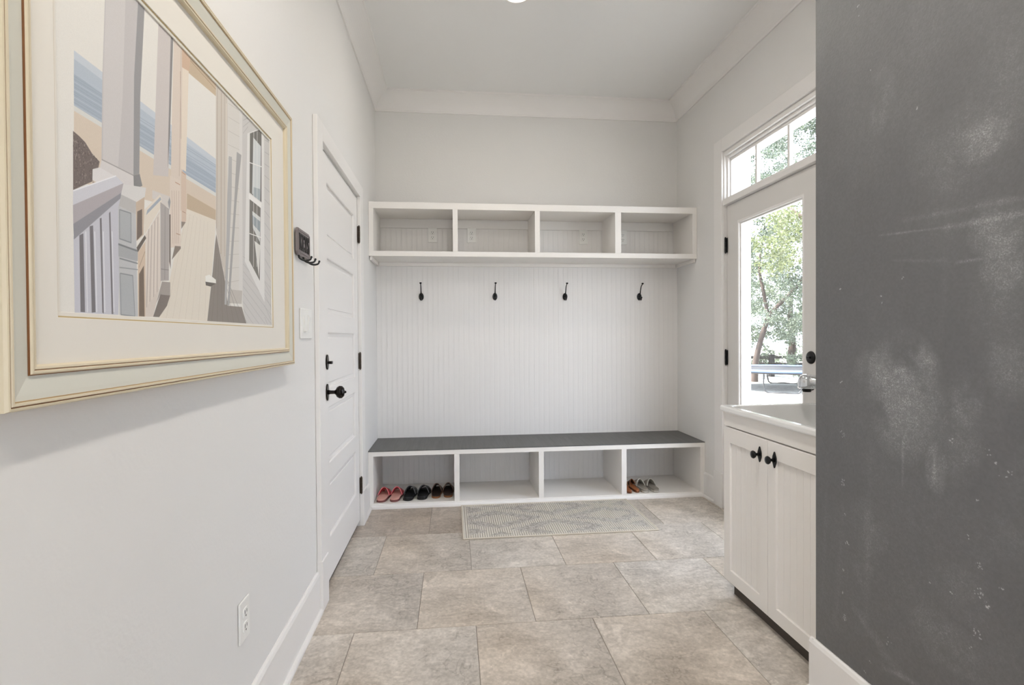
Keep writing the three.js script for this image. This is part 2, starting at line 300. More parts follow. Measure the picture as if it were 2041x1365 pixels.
// ------------------------------------------------------------------ wall shelf with four cubbies
{
  const s = thing('wall_shelf', 'long white open shelf of four cubbies running wall to wall above the coat hooks', 'shelf', null, [0, 0, 0]);
  const F = 0.379, B = 0.0125, xs = [[0.001, 0.034], [0.600, 0.637], [1.205, 1.243], [1.815, 1.862], [2.422, W - 0.001]];
  mesh('top_board', rbox(0.001, 2.13, B, W - 0.001, 2.172, F - 0.002, 0.002), M.cabinet, s);
  mesh('bottom_board', rbox(0.001, 1.784, B, W - 0.001, 1.82, F - 0.002, 0.002), M.cabinet, s);
  xs.forEach(([a, b], i) => {
    mesh(i % 4 ? 'divider' : 'side_panel', rbox(a, 1.82, B, b, 2.13, F - 0.004, 0.001), M.cabinet, s);
    mesh('stile', rbox(a, 1.8195, F - 0.006, b, 2.1255, F + 0.0, 0.0015), M.cabinet, s);
  });
  mesh('top_rail', rbox(0.001, 2.125, F - 0.006, W - 0.001, 2.173, F + 0.0005, 0.002), M.cabinet, s);
  mesh('bottom_rail', rbox(0.001, 1.783, F - 0.006, W - 0.001, 1.82, F + 0.0005, 0.002), M.cabinet, s);
  mesh('back_cleat', rbox(0.024, 1.757, 0.0085, W - 0.024, 1.784, 0.028, 0.002), M.cabinet, s);
  mesh('side_cleat', rbox(0.004, 1.757, 0.0085, 0.022, 1.784, F - 0.02, 0.002), M.cabinet, s);
  mesh('side_cleat', rbox(W - 0.022, 1.757, 0.0085, W - 0.004, 1.784, F - 0.02, 0.002), M.cabinet, s);
}

// ------------------------------------------------------------------ bench with four shoe cubbies
{
  const nb = noiser(61);
  const topTex = dataTex(512, 512, (x, y) => { const v = 93 + 12 * (fbm(nb, x / 16, y / 128, 32, 4) - 0.5) + 10 * (nb(x / 2, y / 60, 256) - 0.5); return [v, v * 0.985, v * 0.98]; });
  const s = thing('storage_bench', 'white built-in bench with dark grey top and four open shoe cubbies', 'bench');
  const F = 0.504, B = 0.0125, xs = [[0.001, 0.036], [0.597, 0.635], [1.204, 1.241], [1.818, 1.856], [2.42, W - 0.001]];
  const tg = rbox(0.001, 0.3985, B, W - 0.001, 0.4045, F + 0.002, 0.002), p = tg.attributes.position; for (let i = 0; i < p.count; i++) tg.attributes.uv.setXY(i, p.getX(i), p.getZ(i));
  const top = mesh('bench_top', tg, std(0xffffff, 0.5, { map: topTex }), s); top.userData.label = 'dark grey bench top';
  mesh('carcass_top', box(0.001, 0.368, B, W - 0.001, 0.3985, F - 0.006), M.cabinet, s);
  mesh('cubby_floor', rbox(0.001, 0.0, B, W - 0.001, 0.034, F, 0.003), M.cabinet, s);
  xs.forEach(([a, b], i) => {
    mesh(i % 4 ? 'divider' : 'side_panel', rbox(a, 0.034, B, b, 0.368, F - 0.005, 0.001), M.cabinet, s);
    mesh('stile', rbox(a, 0.0335, F - 0.006, b, 0.3665, F, 0.0015), M.cabinet, s);
  });
  mesh('top_rail', rbox(0.001, 0.366, F - 0.006, W - 0.001, 0.3985, F + 0.0005, 0.002), M.cabinet, s);
  mesh('base_moulding', alongX(poly([[F, 0], [F + 0.018, 0], [F + 0.0175, 0.012], [F + 0.014, 0.02], [F + 0.008, 0.026], [F, 0.028]].reverse()), 0.027, W - 0.027), M.trim, s);
}

// ------------------------------------------------------------------ coat hooks
{
  const base = thing('coat_hook', '', 'hook', 'coat hooks on the beadboard', [0.349, 1.517, 0.0085]);
  const e = new THREE.Shape(); e.absellipse(0, 0, 0.0195, 0.03, 0, Math.PI * 2);
  mesh('backplate', alongZ(e, 0, 0.009, 0.004, 24), M.black, base);
  mesh('upper_arm', limb([[0, 0.004, 0.006], [0, 0.016, 0.022], [0, 0.045, 0.036], [0, 0.078, 0.052], [0, 0.098, 0.085]], [0.007, 0.0052, 0.0042, 0.004, 0.004]), M.black, base);
  mesh('arm_tip', lathe([[0, -0.006], [0.005, -0.006], [0.0095, 0], [0.0095, 0.003], [0.006, 0.006], [0, 0.007]], 18).translate(0, 0.1, 0.087), M.black, base);
  mesh('lower_hook', limb([[0, -0.002, 0.006], [0, -0.012, 0.02], [0, -0.026, 0.034], [0, -0.028, 0.05], [0, -0.012, 0.06]], [0.007, 0.005, 0.0045, 0.0045, 0.005]), M.black, base);
  mesh('hook_tip', new THREE.SphereGeometry(0.0068, 14, 10).translate(0, -0.01, 0.061), M.black, base);
  base.userData.label = 'black double coat hook furthest left, below the first cubby of the shelf';
  [[0.933, 'black double coat hook second from the left, below the second cubby of the shelf'], [1.505, 'black double coat hook third from the left, below the third cubby of the shelf'], [2.128, 'black double coat hook furthest right, below the last cubby nearest the glazed door']].forEach(([x, l]) => copyOf(base, l, [x, 1.519, 0.0085]));
}

// ------------------------------------------------------------------ outlets and the switch
{
  const o = thing('wall_outlet', 'white duplex outlet on the beadboard in the first cubby from the left', 'outlet', 'outlets inside the shelf cubbies', [0.441, 2.004, 0.0085]);
  mesh('cover_plate', rbox(-0.036, -0.058, 0, 0.036, 0.058, 0.006, 0.0028, 2), M.plastic, o);
  for (const y of [0.02, -0.02]) {
    const r = mesh('receptacle', alongZ(roundRect(-0.017, y - 0.0145, 0.017, y + 0.0145, 0.009), 0.004, 0.0085, 0.001), M.plastic, o);
    mesh('slot', [box(-0.0078, y - 0.001, 0.008, -0.0052, y + 0.009, 0.0088), box(0.0052, y - 0.001, 0.008, 0.0078, y + 0.008, 0.0088), cyl([0, y - 0.008, 0.008], [0, y - 0.008, 0.0088], 0.0028)], M.slot, r);
  }
  copyOf(o, 'white duplex outlet on the beadboard in the second cubby from the left', [0.75, 2.006, 0.0085]);
  copyOf(o, 'white duplex outlet on the beadboard in the third cubby from the left', [1.659, 2.004, 0.0085]);
  copyOf(o, 'white duplex outlet in the last cubby on the right, half behind its divider', [1.99, 2.004, 0.0085]);
  const l = copyOf(o, 'white duplex outlet low on the left wall above the baseboard', [0.0005, 0.403, 2.768]); delete l.userData.group; l.rotation.y = Math.PI / 2;
}
{
  const s = thing('light_switch', 'white double rocker switch plate on the left wall beside the panelled door', 'switch', null, [0.0005, 1.256, 2.083]);
  mesh('cover_plate', rbox(0, -0.06, -0.083, 0.006, 0.06, 0.083, 0.0028, 2), M.plastic, s);
  for (const [z, k] of [[0.03, 1], [-0.032, -1]]) {
    mesh('rocker_bezel', alongX(ring(z - 0.0185, -0.035, z + 0.0185, 0.035, [[z - 0.0155, -0.032, z + 0.0155, 0.032]]), 0.005, 0.0072, 0.0006), M.plastic, s);
    const g = alongX(rect(z - 0.0152, -0.0318, z + 0.0152, 0.0318), 0.004, 0.009, 0.0008); g.translate(-0.006, 0, 0); g.rotateZ(k * 0.075); g.translate(0.0075, 0, 0); mesh('rocker', g, M.plastic, s);
  }
}

// ------------------------------------------------------------------ key rack
const fonts = new FontLoader(), serif = await fonts.loadAsync('fonts/droid/droid_serif_bold.typeface.json');
{
  const iron = std(0x837a7a, 0.55, { metalness: 0.1 });
  const k = thing('key_rack', 'small dark metal key rack reading KEYS with three hooks beside the door', 'key rack', null, [0.001, 1.57, 2.138]);
  const c = 0.012, pl = poly([[-0.09 + c, -0.052], [0.09 - c, -0.052], [0.09, -0.052 + c], [0.09, 0.052 - c], [0.09 - c, 0.052], [-0.09 + c, 0.052], [-0.09, 0.052 - c], [-0.09, -0.052 + c]]);
  mesh('plate', alongX(pl, 0.004, 0.013, 0.0015), iron, k);
  mesh('plate_border', alongX((() => { const s = rect(-0.082, -0.043, 0.082, 0.045); s.holes.push(rect(-0.078, -0.039, 0.078, 0.041)); return s; })(), 0.0125, 0.0155, 0.0008), iron, k);
  const t = new TextGeometry('KEYS', { font: serif, size: 0.05, depth: 0.003, curveSegments: 6, bevelEnabled: true, bevelSize: 0.0005, bevelThickness: 0.0006, bevelSegments: 1 });
  t.computeBoundingBox(); const bb = t.boundingBox, sx = 0.142 / (bb.max.x - bb.min.x), sy = 0.066 / (bb.max.y - bb.min.y);
  t.translate(-(bb.max.x + bb.min.x) / 2, -(bb.max.y + bb.min.y) / 2, 0); t.scale(sx, sy, 1); t.rotateY(Math.PI / 2); t.translate(0.0125, 0.001, 0);
  mesh('lettering', t, std(0x2b2728, 0.5, { metalness: 0.3 }), k);
  for (const z of [0.062, 0, -0.062]) mesh('key_hook', [limb([[0.008, -0.045, z], [0.012, -0.062, z], [0.03, -0.072, z - 0.004], [0.048, -0.068, z - 0.012], [0.052, -0.058, z - 0.018]], [0.004, 0.0042, 0.004, 0.0038, 0.0035], 8, 18), new THREE.SphereGeometry(0.0045, 10, 8).translate(0.052, -0.057, z - 0.018)], M.black, k);
}

// ------------------------------------------------------------------ framed picture
function printTexture() {
  const cw = 1500, ch = 930, cv = document.createElement('canvas'); cv.width = cw; cv.height = ch; const g = cv.getContext('2d');
  const A = (a) => a.map((v, i) => v * (i % 2 ? ch : cw) / 1000);
  const p = (col, a) => { const q = A(a); g.fillStyle = col; g.beginPath(); g.moveTo(q[0], q[1]); for (let i = 2; i < q.length; i += 2) g.lineTo(q[i], q[i + 1]); g.closePath(); g.fill(); };
  const l = (col, w, a) => { const q = A(a); g.strokeStyle = col; g.lineWidth = w; g.beginPath(); g.moveTo(q[0], q[1]); for (let i = 2; i < q.length; i += 2) g.lineTo(q[i], q[i + 1]); g.stroke(); };
  g.fillStyle = '#e6e3dd'; g.fillRect(0, 0, cw, ch);
  p('#c9d0d8', [48, 311, 581, 318, 580, 343, 48, 338]);
  p('#b9c3ce', [48, 333, 580, 343, 579, 408, 47, 372]);
  p('#aab5c2', [47, 371, 579, 398, 577, 472, 46, 469]);
  l('#c0c9d2', 1.6, [47, 372, 580, 333]);
  l('#9faab8', 1.6, [47, 379, 580, 343]);
  l('#9faab8', 1.6, [47, 386, 580, 352]);
  l('#c0c9d2', 1.6, [47, 393, 580, 362]);
  l('#9faab8', 1.6, [47, 399, 580, 371]);
  l('#9faab8', 1.6, [47, 406, 580, 381]);
  l('#c0c9d2', 1.6, [47, 413, 579, 389]);
  l('#9faab8', 1.6, [46, 420, 579, 399]);
  l('#9faab8', 1.6, [46, 426, 579, 408]);
  l('#c0c9d2', 1.6, [46, 433, 579, 418]);
  l('#9faab8', 1.6, [46, 440, 579, 426]);
  l('#9faab8', 1.6, [46, 447, 579, 437]);
  l('#c0c9d2', 1.6, [46, 453, 577, 445]);
  l('#9faab8', 1.6, [46, 459, 577, 455]);
  l('#9faab8', 1.6, [46, 465, 577, 464]);
  l('#c0c9d2', 1.6, [46, 472, 577, 474]);
  p('#dcdcd8', [46, 455, 577, 460, 577, 481, 46, 469]);
  p('#d9cbbb', [46, 469, 577, 475, 575, 587, 438, 596, 267, 616, 43, 651]);
  p('#c5b29a', [423, 526, 576, 531, 575, 577, 421, 587]);
  p('#776c68', [43, 523, 57, 528, 72, 536, 90, 558, 109, 569, 102, 604, 87, 635, 41, 677]);
  { const r = rng(3); for (let i = 0; i < 420; i++) { const x = 43 + r() * 64, y = 520 + r() * 156; if (y > 526 + (x - 43) * 0.72 && y < 668 - (x - 43) * 0.62) l(['#5d5351', '#a2978f', '#6b615e', '#857a73'][i % 4], 2, [x, y, x + 3 * (r() - 0.2), y - 6 * r()]); } }
  p('#e4dccf', [421, 584, 575, 574, 568, 643, 521, 1000, 291, 1003, 338, 868, 371, 736, 404, 653]);
  l('#d3c9bb', 1.5, [419, 601, 319, 1010]);
  l('#d3c9bb', 1.5, [436, 599, 347, 1008]);
  l('#d3c9bb', 1.5, [453, 599, 375, 1007]);
  l('#d3c9bb', 1.5, [471, 599, 405, 1005]);
  l('#d3c9bb', 1.5, [490, 599, 436, 1003]);
  l('#d3c9bb', 1.5, [509, 597, 470, 1003]);
  l('#d3c9bb', 1.5, [528, 597, 505, 1002]);
  p('#c8b59c', [411, -34, 621, -37, 607, 52, 433, 71, 406, 27]);
  l('#a8937a', 3, [439, 17, 607, 27]);
  l('#e0d2be', 3, [430, -12, 617, -15]);
  p('#dccfc3', [373, -25, 418, -34, 403, 465, 390, 497, 351, 496, 359, 264]);
  p('#e6dacb', [413, -22, 443, -17, 419, 448, 396, 448]);
  p('#d0b49c', [408, -3, 448, 10, 442, 63, 407, 74]);
  l('#b09684', 2, [398, 340, 399, 95]);
  l('#b5a090', 2, [388, 479, 405, -7]);
  p('#dfd2c6', [347, 496, 394, 492, 390, 739, 375, 734, 365, 741, 342, 748]);
  p('#d7c3b2', [397, 453, 420, 457, 417, 629, 394, 657]);
  l('#bba596', 2, [354, 545, 356, 731]);
  l('#bba596', 2, [364, 541, 365, 728]);
  l('#bba596', 2, [374, 536, 372, 726]);
  l('#bba596', 2, [385, 533, 379, 724]);
  p('#95897f', [394, 640, 415, 635, 394, 667]);
  p('#8d8279', [364, 736, 390, 731, 390, 739, 350, 788]);
  l('#c09a86', 3, [369, 509, 391, 509]);
  l('#c09a86', 3, [400, 459, 417, 460]);
  l('#b99c8a', 3, [370, 690, 388, 690]);
  l('#b99c8a', 3, [399, 601, 415, 602]);
  p('#cfc8c5', [310, -25, 369, -29, 355, 217, 340, 503, 280, 526]);
  p('#8f8c8c', [360, -25, 371, -29, 350, 349, 338, 477, 344, 323]);
  p('#d7d1cc', [276, 577, 346, 570, 342, 611, 307, 604, 275, 604]);
  p('#9fa0a3', [344, 572, 348, 587, 342, 618, 337, 592]);
  p('#e3dacd', [243, 655, 305, 579, 312, 589, 309, 619, 246, 731]);
  p('#a9b0ba', [256, 650, 306, 587, 310, 594, 252, 667]);
  p('#d9cfc6', [249, 731, 303, 635, 305, 871, 272, 992, 241, 993, 250, 775]);
  l('#efe7df', 2, [255, 717, 242, 971]);
  l('#a89c94', 2, [260, 709, 249, 963]);
  l('#efe7df', 2, [267, 701, 255, 953]);
  l('#a89c94', 2, [272, 692, 261, 944]);
  l('#efe7df', 2, [278, 684, 269, 936]);
  l('#a89c94', 2, [283, 675, 275, 927]);
  l('#efe7df', 2, [290, 667, 281, 917]);
  l('#a89c94', 2, [296, 658, 289, 909]);
  l('#efe7df', 2, [301, 648, 296, 898]);
  p('#b3adaa', [306, 604, 342, 614, 336, 863, 303, 870]);
  l('#8c8683', 2, [325, 614, 319, 863]);
  l('#8c8683', 2, [305, 829, 336, 827]);
  p('#a9a19b', [308, 871, 342, 868, 341, 914, 301, 915, 285, 946]);
  p('#837a75', [301, 915, 341, 914, 327, 951, 295, 992, 272, 992]);
  p('#6b605a', [342, 633, 347, 631, 344, 822, 339, 797]);
  p('#c6c2c2', [131, 86, 236, -19, 221, 223, 210, 560, 114, 562, 120, 327]);
  p('#d0cccb', [134, 83, 193, 25, 179, 340, 162, 557, 118, 562, 123, 323]);
  p('#9b9a9b', [236, -19, 259, -29, 237, 299, 230, 545, 210, 560, 217, 252]);
  p('#dad6d5', [114, 562, 210, 560, 211, 601, 188, 607, 107, 596]);
  p('#8c8b8c', [210, 560, 231, 545, 240, 579, 211, 601]);
  l('#a5a1a0', 3, [115, 560, 210, 560]);
  p('#e2dfdf', [90, 599, 109, 585, 154, 589, 101, 631, 89, 629]);
  p('#c9c9d2', [40, 797, 169, 646, 156, 993, 40, 995]);
  p('#7d7a7f', [54, 790, 64, 782, 65, 992, 54, 992]);
  p('#7d7a7f', [80, 758, 89, 753, 92, 990, 82, 992]);
  p('#7d7a7f', [107, 728, 112, 724, 114, 992, 110, 990]);
  p('#7d7a7f', [133, 704, 137, 697, 141, 992, 136, 992]);
  l('#e2e2e8', 4, [70, 775, 71, 992]);
  l('#e2e2e8', 4, [93, 768, 95, 990]);
  l('#e2e2e8', 4, [116, 761, 117, 988]);
  l('#e2e2e8', 4, [141, 753, 143, 986]);
  p('#d3d3da', [41, 677, 154, 587, 177, 599, 40, 717]);
  p('#b4aeb2', [40, 716, 177, 599, 176, 628, 40, 766]);
  p('#97969c', [40, 765, 176, 624, 169, 646, 41, 805]);
  l('#eeeef2', 3, [41, 679, 155, 587]);
  p('#c3c4c6', [160, 673, 216, 675, 218, 995, 159, 993]);
  p('#b3b6b9', [164, 682, 200, 680, 199, 770, 163, 768]);
  l('#8f9296', 3, [164, 682, 200, 680, 199, 770, 163, 768, 164, 682]);
  p('#b3b6b9', [163, 870, 203, 870, 208, 995, 164, 992]);
  l('#8f9296', 3, [163, 870, 203, 870, 208, 995, 164, 992, 163, 870]);
  p('#aeb0b3', [159, 787, 221, 785, 220, 822, 159, 821]);
  l('#84878a', 5, [159, 785, 219, 790]);
  l('#8d9093', 4, [162, 826, 220, 829]);
  l('#9a9da0', 3, [161, 853, 220, 848]);
  p('#dcdad8', [177, 601, 253, 579, 248, 611, 218, 638, 169, 636]);
  p('#c0bebd', [170, 635, 218, 638, 216, 677, 162, 672]);
  p('#cbb9a6', [217, 640, 247, 611, 242, 733, 217, 760]);
  p('#7c7068', [221, 667, 238, 653, 237, 734, 218, 758]);
  p('#6f6761', [217, 780, 246, 733, 251, 741, 221, 794]);
  p('#d5c2ae', [221, 795, 248, 751, 244, 993, 219, 995]);
  p('#7d6f63', [224, 861, 241, 831, 241, 993, 222, 993]);
  l('#b7a38f', 3, [224, 841, 246, 785]);
  p('#cfc7bd', [587, -25, 662, -29, 641, 866, 606, 743, 575, 616]);
  l('#a2917f', 3, [595, 14, 580, 606]);
  l('#b19f8c', 4, [620, 15, 604, 707]);
  l('#efe6da', 3, [652, 39, 633, 887]);
  l('#a2917f', 2, [641, -8, 628, 711]);
  p('#dad6d0', [659, -32, 772, -32, 746, 843, 656, 849]);
  l('#c2bdb6', 2, [664, 30, 754, 8]);
  l('#c2bdb6', 2, [662, 91, 753, 69]);
  l('#c2bdb6', 2, [661, 152, 752, 130]);
  l('#c2bdb6', 2, [660, 213, 751, 191]);
  l('#c2bdb6', 2, [659, 274, 750, 250]);
  l('#c2bdb6', 2, [658, 335, 749, 311]);
  l('#c2bdb6', 2, [656, 396, 748, 372]);
  l('#c2bdb6', 2, [655, 457, 746, 433]);
  l('#c2bdb6', 2, [654, 518, 745, 492]);
  l('#c2bdb6', 2, [653, 579, 744, 553]);
  l('#c2bdb6', 2, [652, 640, 743, 613]);
  l('#c2bdb6', 2, [650, 699, 742, 673]);
  l('#c2bdb6', 2, [649, 760, 741, 734]);
  l('#c2bdb6', 2, [648, 821, 740, 794]);
  p('#dcd9d5', [745, -34, 772, -32, 750, 907, 723, 841]);
  p('#c5bfb8', [656, 849, 748, 843, 742, 905, 651, 910]);
  p('#cfccc9', [765, -34, 1085, -39, 1058, 1003, 772, 997, 750, 907]);
  l('#a7a5a5', 2, [954, 25, 1076, -10]);
  l('#a7a5a5', 2, [953, 88, 1074, 66]);
  l('#a7a5a5', 2, [950, 151, 1073, 140]);
  l('#a7a5a5', 2, [949, 212, 1071, 217]);
  l('#a7a5a5', 2, [948, 274, 1070, 291]);
  l('#a7a5a5', 2, [947, 337, 1067, 367]);
  l('#a7a5a5', 2, [945, 399, 1065, 442]);
  l('#a7a5a5', 2, [944, 462, 1064, 516]);
  l('#a7a5a5', 2, [943, 523, 1062, 591]);
  l('#a7a5a5', 2, [941, 585, 1061, 665]);
  l('#a7a5a5', 2, [940, 648, 1059, 739]);
  l('#a7a5a5', 2, [939, 709, 1057, 814]);
  l('#a7a5a5', 2, [938, 772, 1056, 888]);
  l('#a7a5a5', 2, [936, 832, 1054, 963]);
  l('#a7a5a5', 2, [935, 895, 1053, 1037]);
  l('#a7a5a5', 2, [934, 956, 1051, 1112]);
  l('#b3b0ae', 2, [758, 680, 1057, 824]);
  l('#b3b0ae', 2, [757, 716, 1056, 875]);
  l('#b3b0ae', 2, [757, 751, 1055, 924]);
  l('#b3b0ae', 2, [756, 785, 1054, 975]);
  l('#b3b0ae', 2, [754, 821, 1053, 1025]);
  l('#b3b0ae', 2, [754, 856, 1052, 1074]);
  l('#b3b0ae', 2, [753, 892, 1051, 1125]);
  l('#b3b0ae', 2, [752, 927, 1050, 1176]);
  l('#b3b0ae', 2, [752, 963, 1048, 1225]);
  l('#b3b0ae', 2, [771, 8, 865, -74]);
  l('#b3b0ae', 2, [770, 39, 846, -34]);
  l('#b3b0ae', 2, [770, 69, 827, 5]);
  l('#b3b0ae', 2, [769, 100, 809, 44]);
  p('#b2b2b6', [1048, -30, 1085, -34, 1058, 1003, 1017, 998]);
  p('#e4e2df', [803, 80, 950, -41, 935, 878, 770, 702]);
  p('#77746f', [824, 68, 926, -15, 918, 365, 815, 359]);
  p('#d3d6d6', [852, 71, 919, 78, 906, 364, 836, 355]);
  p('#aab2b6', [847, 318, 911, 301, 906, 364, 843, 362]);
  p('#7d7a74', [815, 391, 909, 396, 894, 773, 805, 689]);
  p('#d7d9d6', [836, 440, 905, 447, 898, 575, 840, 523]);
  p('#9aa3a8', [836, 460, 904, 469, 903, 525, 837, 503]);
  p('#dfddd7', [851, 582, 902, 591, 886, 758]);
  l('#efedea', 4, [857, 37, 840, 714]);
  l('#efedea', 4, [887, 20, 869, 707]);
  l('#efedea', 4, [818, 212, 922, 181]);
  l('#efedea', 4, [810, 558, 915, 548]);
  p('#efedea', [808, 365, 918, 371, 914, 398, 807, 389]);
  p('#918983', [579, 624, 612, 741, 629, 822, 646, 922, 743, 919, 778, 997, 518, 997, 553, 790, 568, 680]);
  l('#7f7771', 2, [580, 712, 543, 1002]);
  l('#7f7771', 2, [590, 729, 575, 1000]);
  l('#7f7771', 2, [601, 745, 610, 998]);
  l('#7f7771', 2, [610, 760, 646, 997]);
  l('#7f7771', 2, [621, 777, 684, 995]);
  l('#7f7771', 2, [632, 794, 724, 993]);
  l('#7f7771', 2, [643, 810, 766, 992]);
  l('#e9e4dc', 4, [575, 616, 631, 821]);
  p('#b6b5b4', [663, 262, 685, 255, 679, 440, 636, 919, 623, 919, 649, 470]);
  p('#aba9a8', [720, 213, 754, 210, 714, 445, 655, 920, 641, 922, 697, 452]);
  p('#f0eee8', [511, 816, 534, 807, 571, 821, 572, 836, 513, 841]);
  p('#6f6862', [511, 839, 572, 836, 540, 854, 513, 853]);
  const r = rng(9), im = g.getImageData(0, 0, cw, ch), d = im.data; for (let i = 0; i < d.length; i += 4) { const n = (r() - 0.5) * 7; d[i] += n; d[i + 1] += n; d[i + 2] += n; } g.putImageData(im, 0, 0);
  const t = new THREE.CanvasTexture(cv); t.colorSpace = THREE.SRGBColorSpace; t.anisotropy = 8; return t;
}
{
  const Z0 = 2.362, Z1 = 3.62, Y0 = 1.106, Y1 = 1.978, bx = 0.003;
  const f = thing('framed_picture', 'large framed print of a seaside porch in a pale green frame on the left wall', 'picture');
  const gold = std(0xdacdb2, 0.45), gilt = std(0x7a4d26, 0.5), tan = std(0xbd9a68, 0.55), sage = std(0xd3d1c5, 0.5), ivory = std(0xe6e1d8, 0.85), line = std(0xbfa878, 0.5);
  const parts = [['outer_bead', gold, [[0, 0.026], [0, 0.033], [0.002, 0.037], [0.0045, 0.0375], [0.006, 0.035], [0.0075, 0.038], [0.0105, 0.038], [0.012, 0.034], [0.012, 0.026]]], ['gilt_line', gilt, [[0.0052, 0.03], [0.0052, 0.0364], [0.0066, 0.0364], [0.0066, 0.03]]], ['gilt_line', tan, [[0.0118, 0.03], [0.0118, 0.0357], [0.0128, 0.0357], [0.0128, 0.03]]], ['edge', tan, [[0, bx], [0, 0.0262], [0.012, 0.0262], [0.012, bx]]], ['face', sage, [[0.012, bx], [0.012, 0.0345], [0.02, 0.0335], [0.043, 0.029], [0.046, 0.029], [0.046, bx]]], ['inner_bead', gold, [[0.046, 0.02], [0.046, 0.031], [0.048, 0.0335], [0.0505, 0.0335], [0.052, 0.031], [0.0535, 0.0325], [0.0565, 0.032], [0.059, 0.028], [0.059, 0.02]]], ['gilt_line', gilt, [[0.0449, 0.025], [0.0449, 0.0303], [0.0466, 0.0316], [0.0466, 0.025]]], ['gilt_line', gilt, [[0.0513, 0.025], [0.0513, 0.0319], [0.0526, 0.0319], [0.0526, 0.025]]]];
  const sides = [[Z1 - Z0, (t, a) => [Z0 + t, Y0 + a]], [Y1 - Y0, (t, a) => [Z1 - a, Y0 + t]], [Z1 - Z0, (t, a) => [Z1 - t, Y1 - a]], [Y1 - Y0, (t, a) => [Z0 + a, Y1 - t]]];
  for (const [L, map] of sides) {
    const rail = new THREE.Group(); rail.name = 'frame_rail'; f.add(rail);
    for (const [name, mat, prof] of parts) {
      const P = [], n = prof.length;
      for (let i = 0; i < n; i++) {
        const a = prof[i], b = prof[(i + 1) % n], q = (pt, e) => { const [z, y] = map(e ? L - pt[0] : pt[0], pt[0]); return [pt[1], y, z]; };
        const A0 = q(a, 0), A1 = q(a, 1), B0 = q(b, 0), B1 = q(b, 1); P.push(...A0, ...B0, ...A1, ...A1, ...B0, ...B1);
      }
      const g = new THREE.BufferGeometry(); g.setAttribute('position', new THREE.Float32BufferAttribute(P, 3)); g.computeVertexNormals(); mesh(name, g, mat, rail);
    }
  }
  mesh('backing', box(0.003, Y0 + 0.04, Z0 + 0.04, 0.016, Y1 - 0.04, Z1 - 0.04), ivory, f);
  const pz0 = 2.548, pz1 = 3.497, py0 = 1.241, py1 = 1.832, ins = (d) => [pz0 - d, py0 - d, pz1 + d, py1 + d];
  mesh('mat', alongX(ring(Z0 + 0.05, Y0 + 0.05, Z1 - 0.05, Y1 - 0.05, [ins(0.0085)]), 0.018, 0.022, 0.0008), ivory, f);
  mesh('fillet', alongX(ring(...ins(0.010), [ins(0.0062)]), 0.0165, 0.0205, 0.0005), line, f);
  mesh('inner_mat', alongX(ring(...ins(0.012), [ins(0)]), 0.0162, 0.0192, 0.0006), ivory, f);
  const pg = new THREE.PlaneGeometry(pz1 - pz0 + 0.006, py1 - py0 + 0.006); pg.rotateY(Math.PI / 2); pg.translate(0.0163, (py0 + py1) / 2, (pz0 + pz1) / 2);
  mesh('print', pg, std(0xffffff, 0.75, { map: printTexture() }), f).userData.label = 'print of a porch, railing and sea';
}

// ------------------------------------------------------------------ sandals
function sandal(name, label, group, c) {
  const o = thing(name, label, 'sandal', group), L = 0.25, half = c.width / 2;
  const outline = (k) => { const s = new THREE.Shape(), m = c.mirror; const pt = (x, z) => [x * half * m * k, z * L * (k > 0.97 ? 1 : 0.985)]; s.moveTo(...pt(0, 0));
    s.bezierCurveTo(...pt(0.75, 0), ...pt(0.86, 0.12), ...pt(0.80, 0.30)); s.bezierCurveTo(...pt(0.74, 0.48), ...pt(1.04, 0.60), ...pt(1.0, 0.78)); s.bezierCurveTo(...pt(0.96, 0.94), ...pt(0.45, 1.0), ...pt(0.02, 1.0)); s.bezierCurveTo(...pt(-0.55, 1.0), ...pt(-0.95, 0.88), ...pt(-0.98, 0.70)); s.bezierCurveTo(...pt(-1.0, 0.50), ...pt(-0.80, 0.42), ...pt(-0.80, 0.26)); s.bezierCurveTo(...pt(-0.82, 0.08), ...pt(-0.66, 0), ...pt(0, 0)); return s; };
  mesh('outsole', alongY(outline(1), 0, 0.014, 0.003, 10), c.outsole, o);
  mesh('footbed', alongY(outline(0.95), 0.0135, c.top, 0.003, 10), c.footbed, o);
  const m = c.mirror, y = c.top, toe = [0.02 * m, y + 0.004, -0.80 * L], P = [], Wd = [], n = 14, wd = c.strap;
  // one band from the outer side up over the foot and down to the inner side, drawn forward to the toe post
  for (let i = 0; i <= n; i++) { const t = i / n * 2 - 1, a = Math.abs(t), x = t * half * 0.95, q = 1 - Math.pow(a, 2.2); P.push([x, y - 0.002 + 0.66 * c.rise * q, -(0.56 + 0.14 * (1 - a * a)) * L]); Wd.push([0, -0.36 * c.rise * q, -wd * (0.8 + 0.2 * q)]); }
  mesh('strap', ribbon(P, Wd, 0.006), c.upper, o);
  mesh('strap_edge', tube(P.map((p, i) => [p[0], p[1] - Wd[i][1] + 0.001, p[2] - Wd[i][2]]), 0.0028, 28, 6), c.piping, o); mesh('strap_edge', tube(P.map((p, i) => [p[0], p[1] + Wd[i][1] + 0.001, p[2] + Wd[i][2]]), 0.0028, 28, 6), c.piping, o);
  mesh('toe_post', tube([[0, y + c.rise * 0.62, -0.70 * L], [toe[0] * 0.6, y + c.rise * 0.4, -0.76 * L], toe], 0.0045, 10, 8), c.upper, o);
  return o;
}
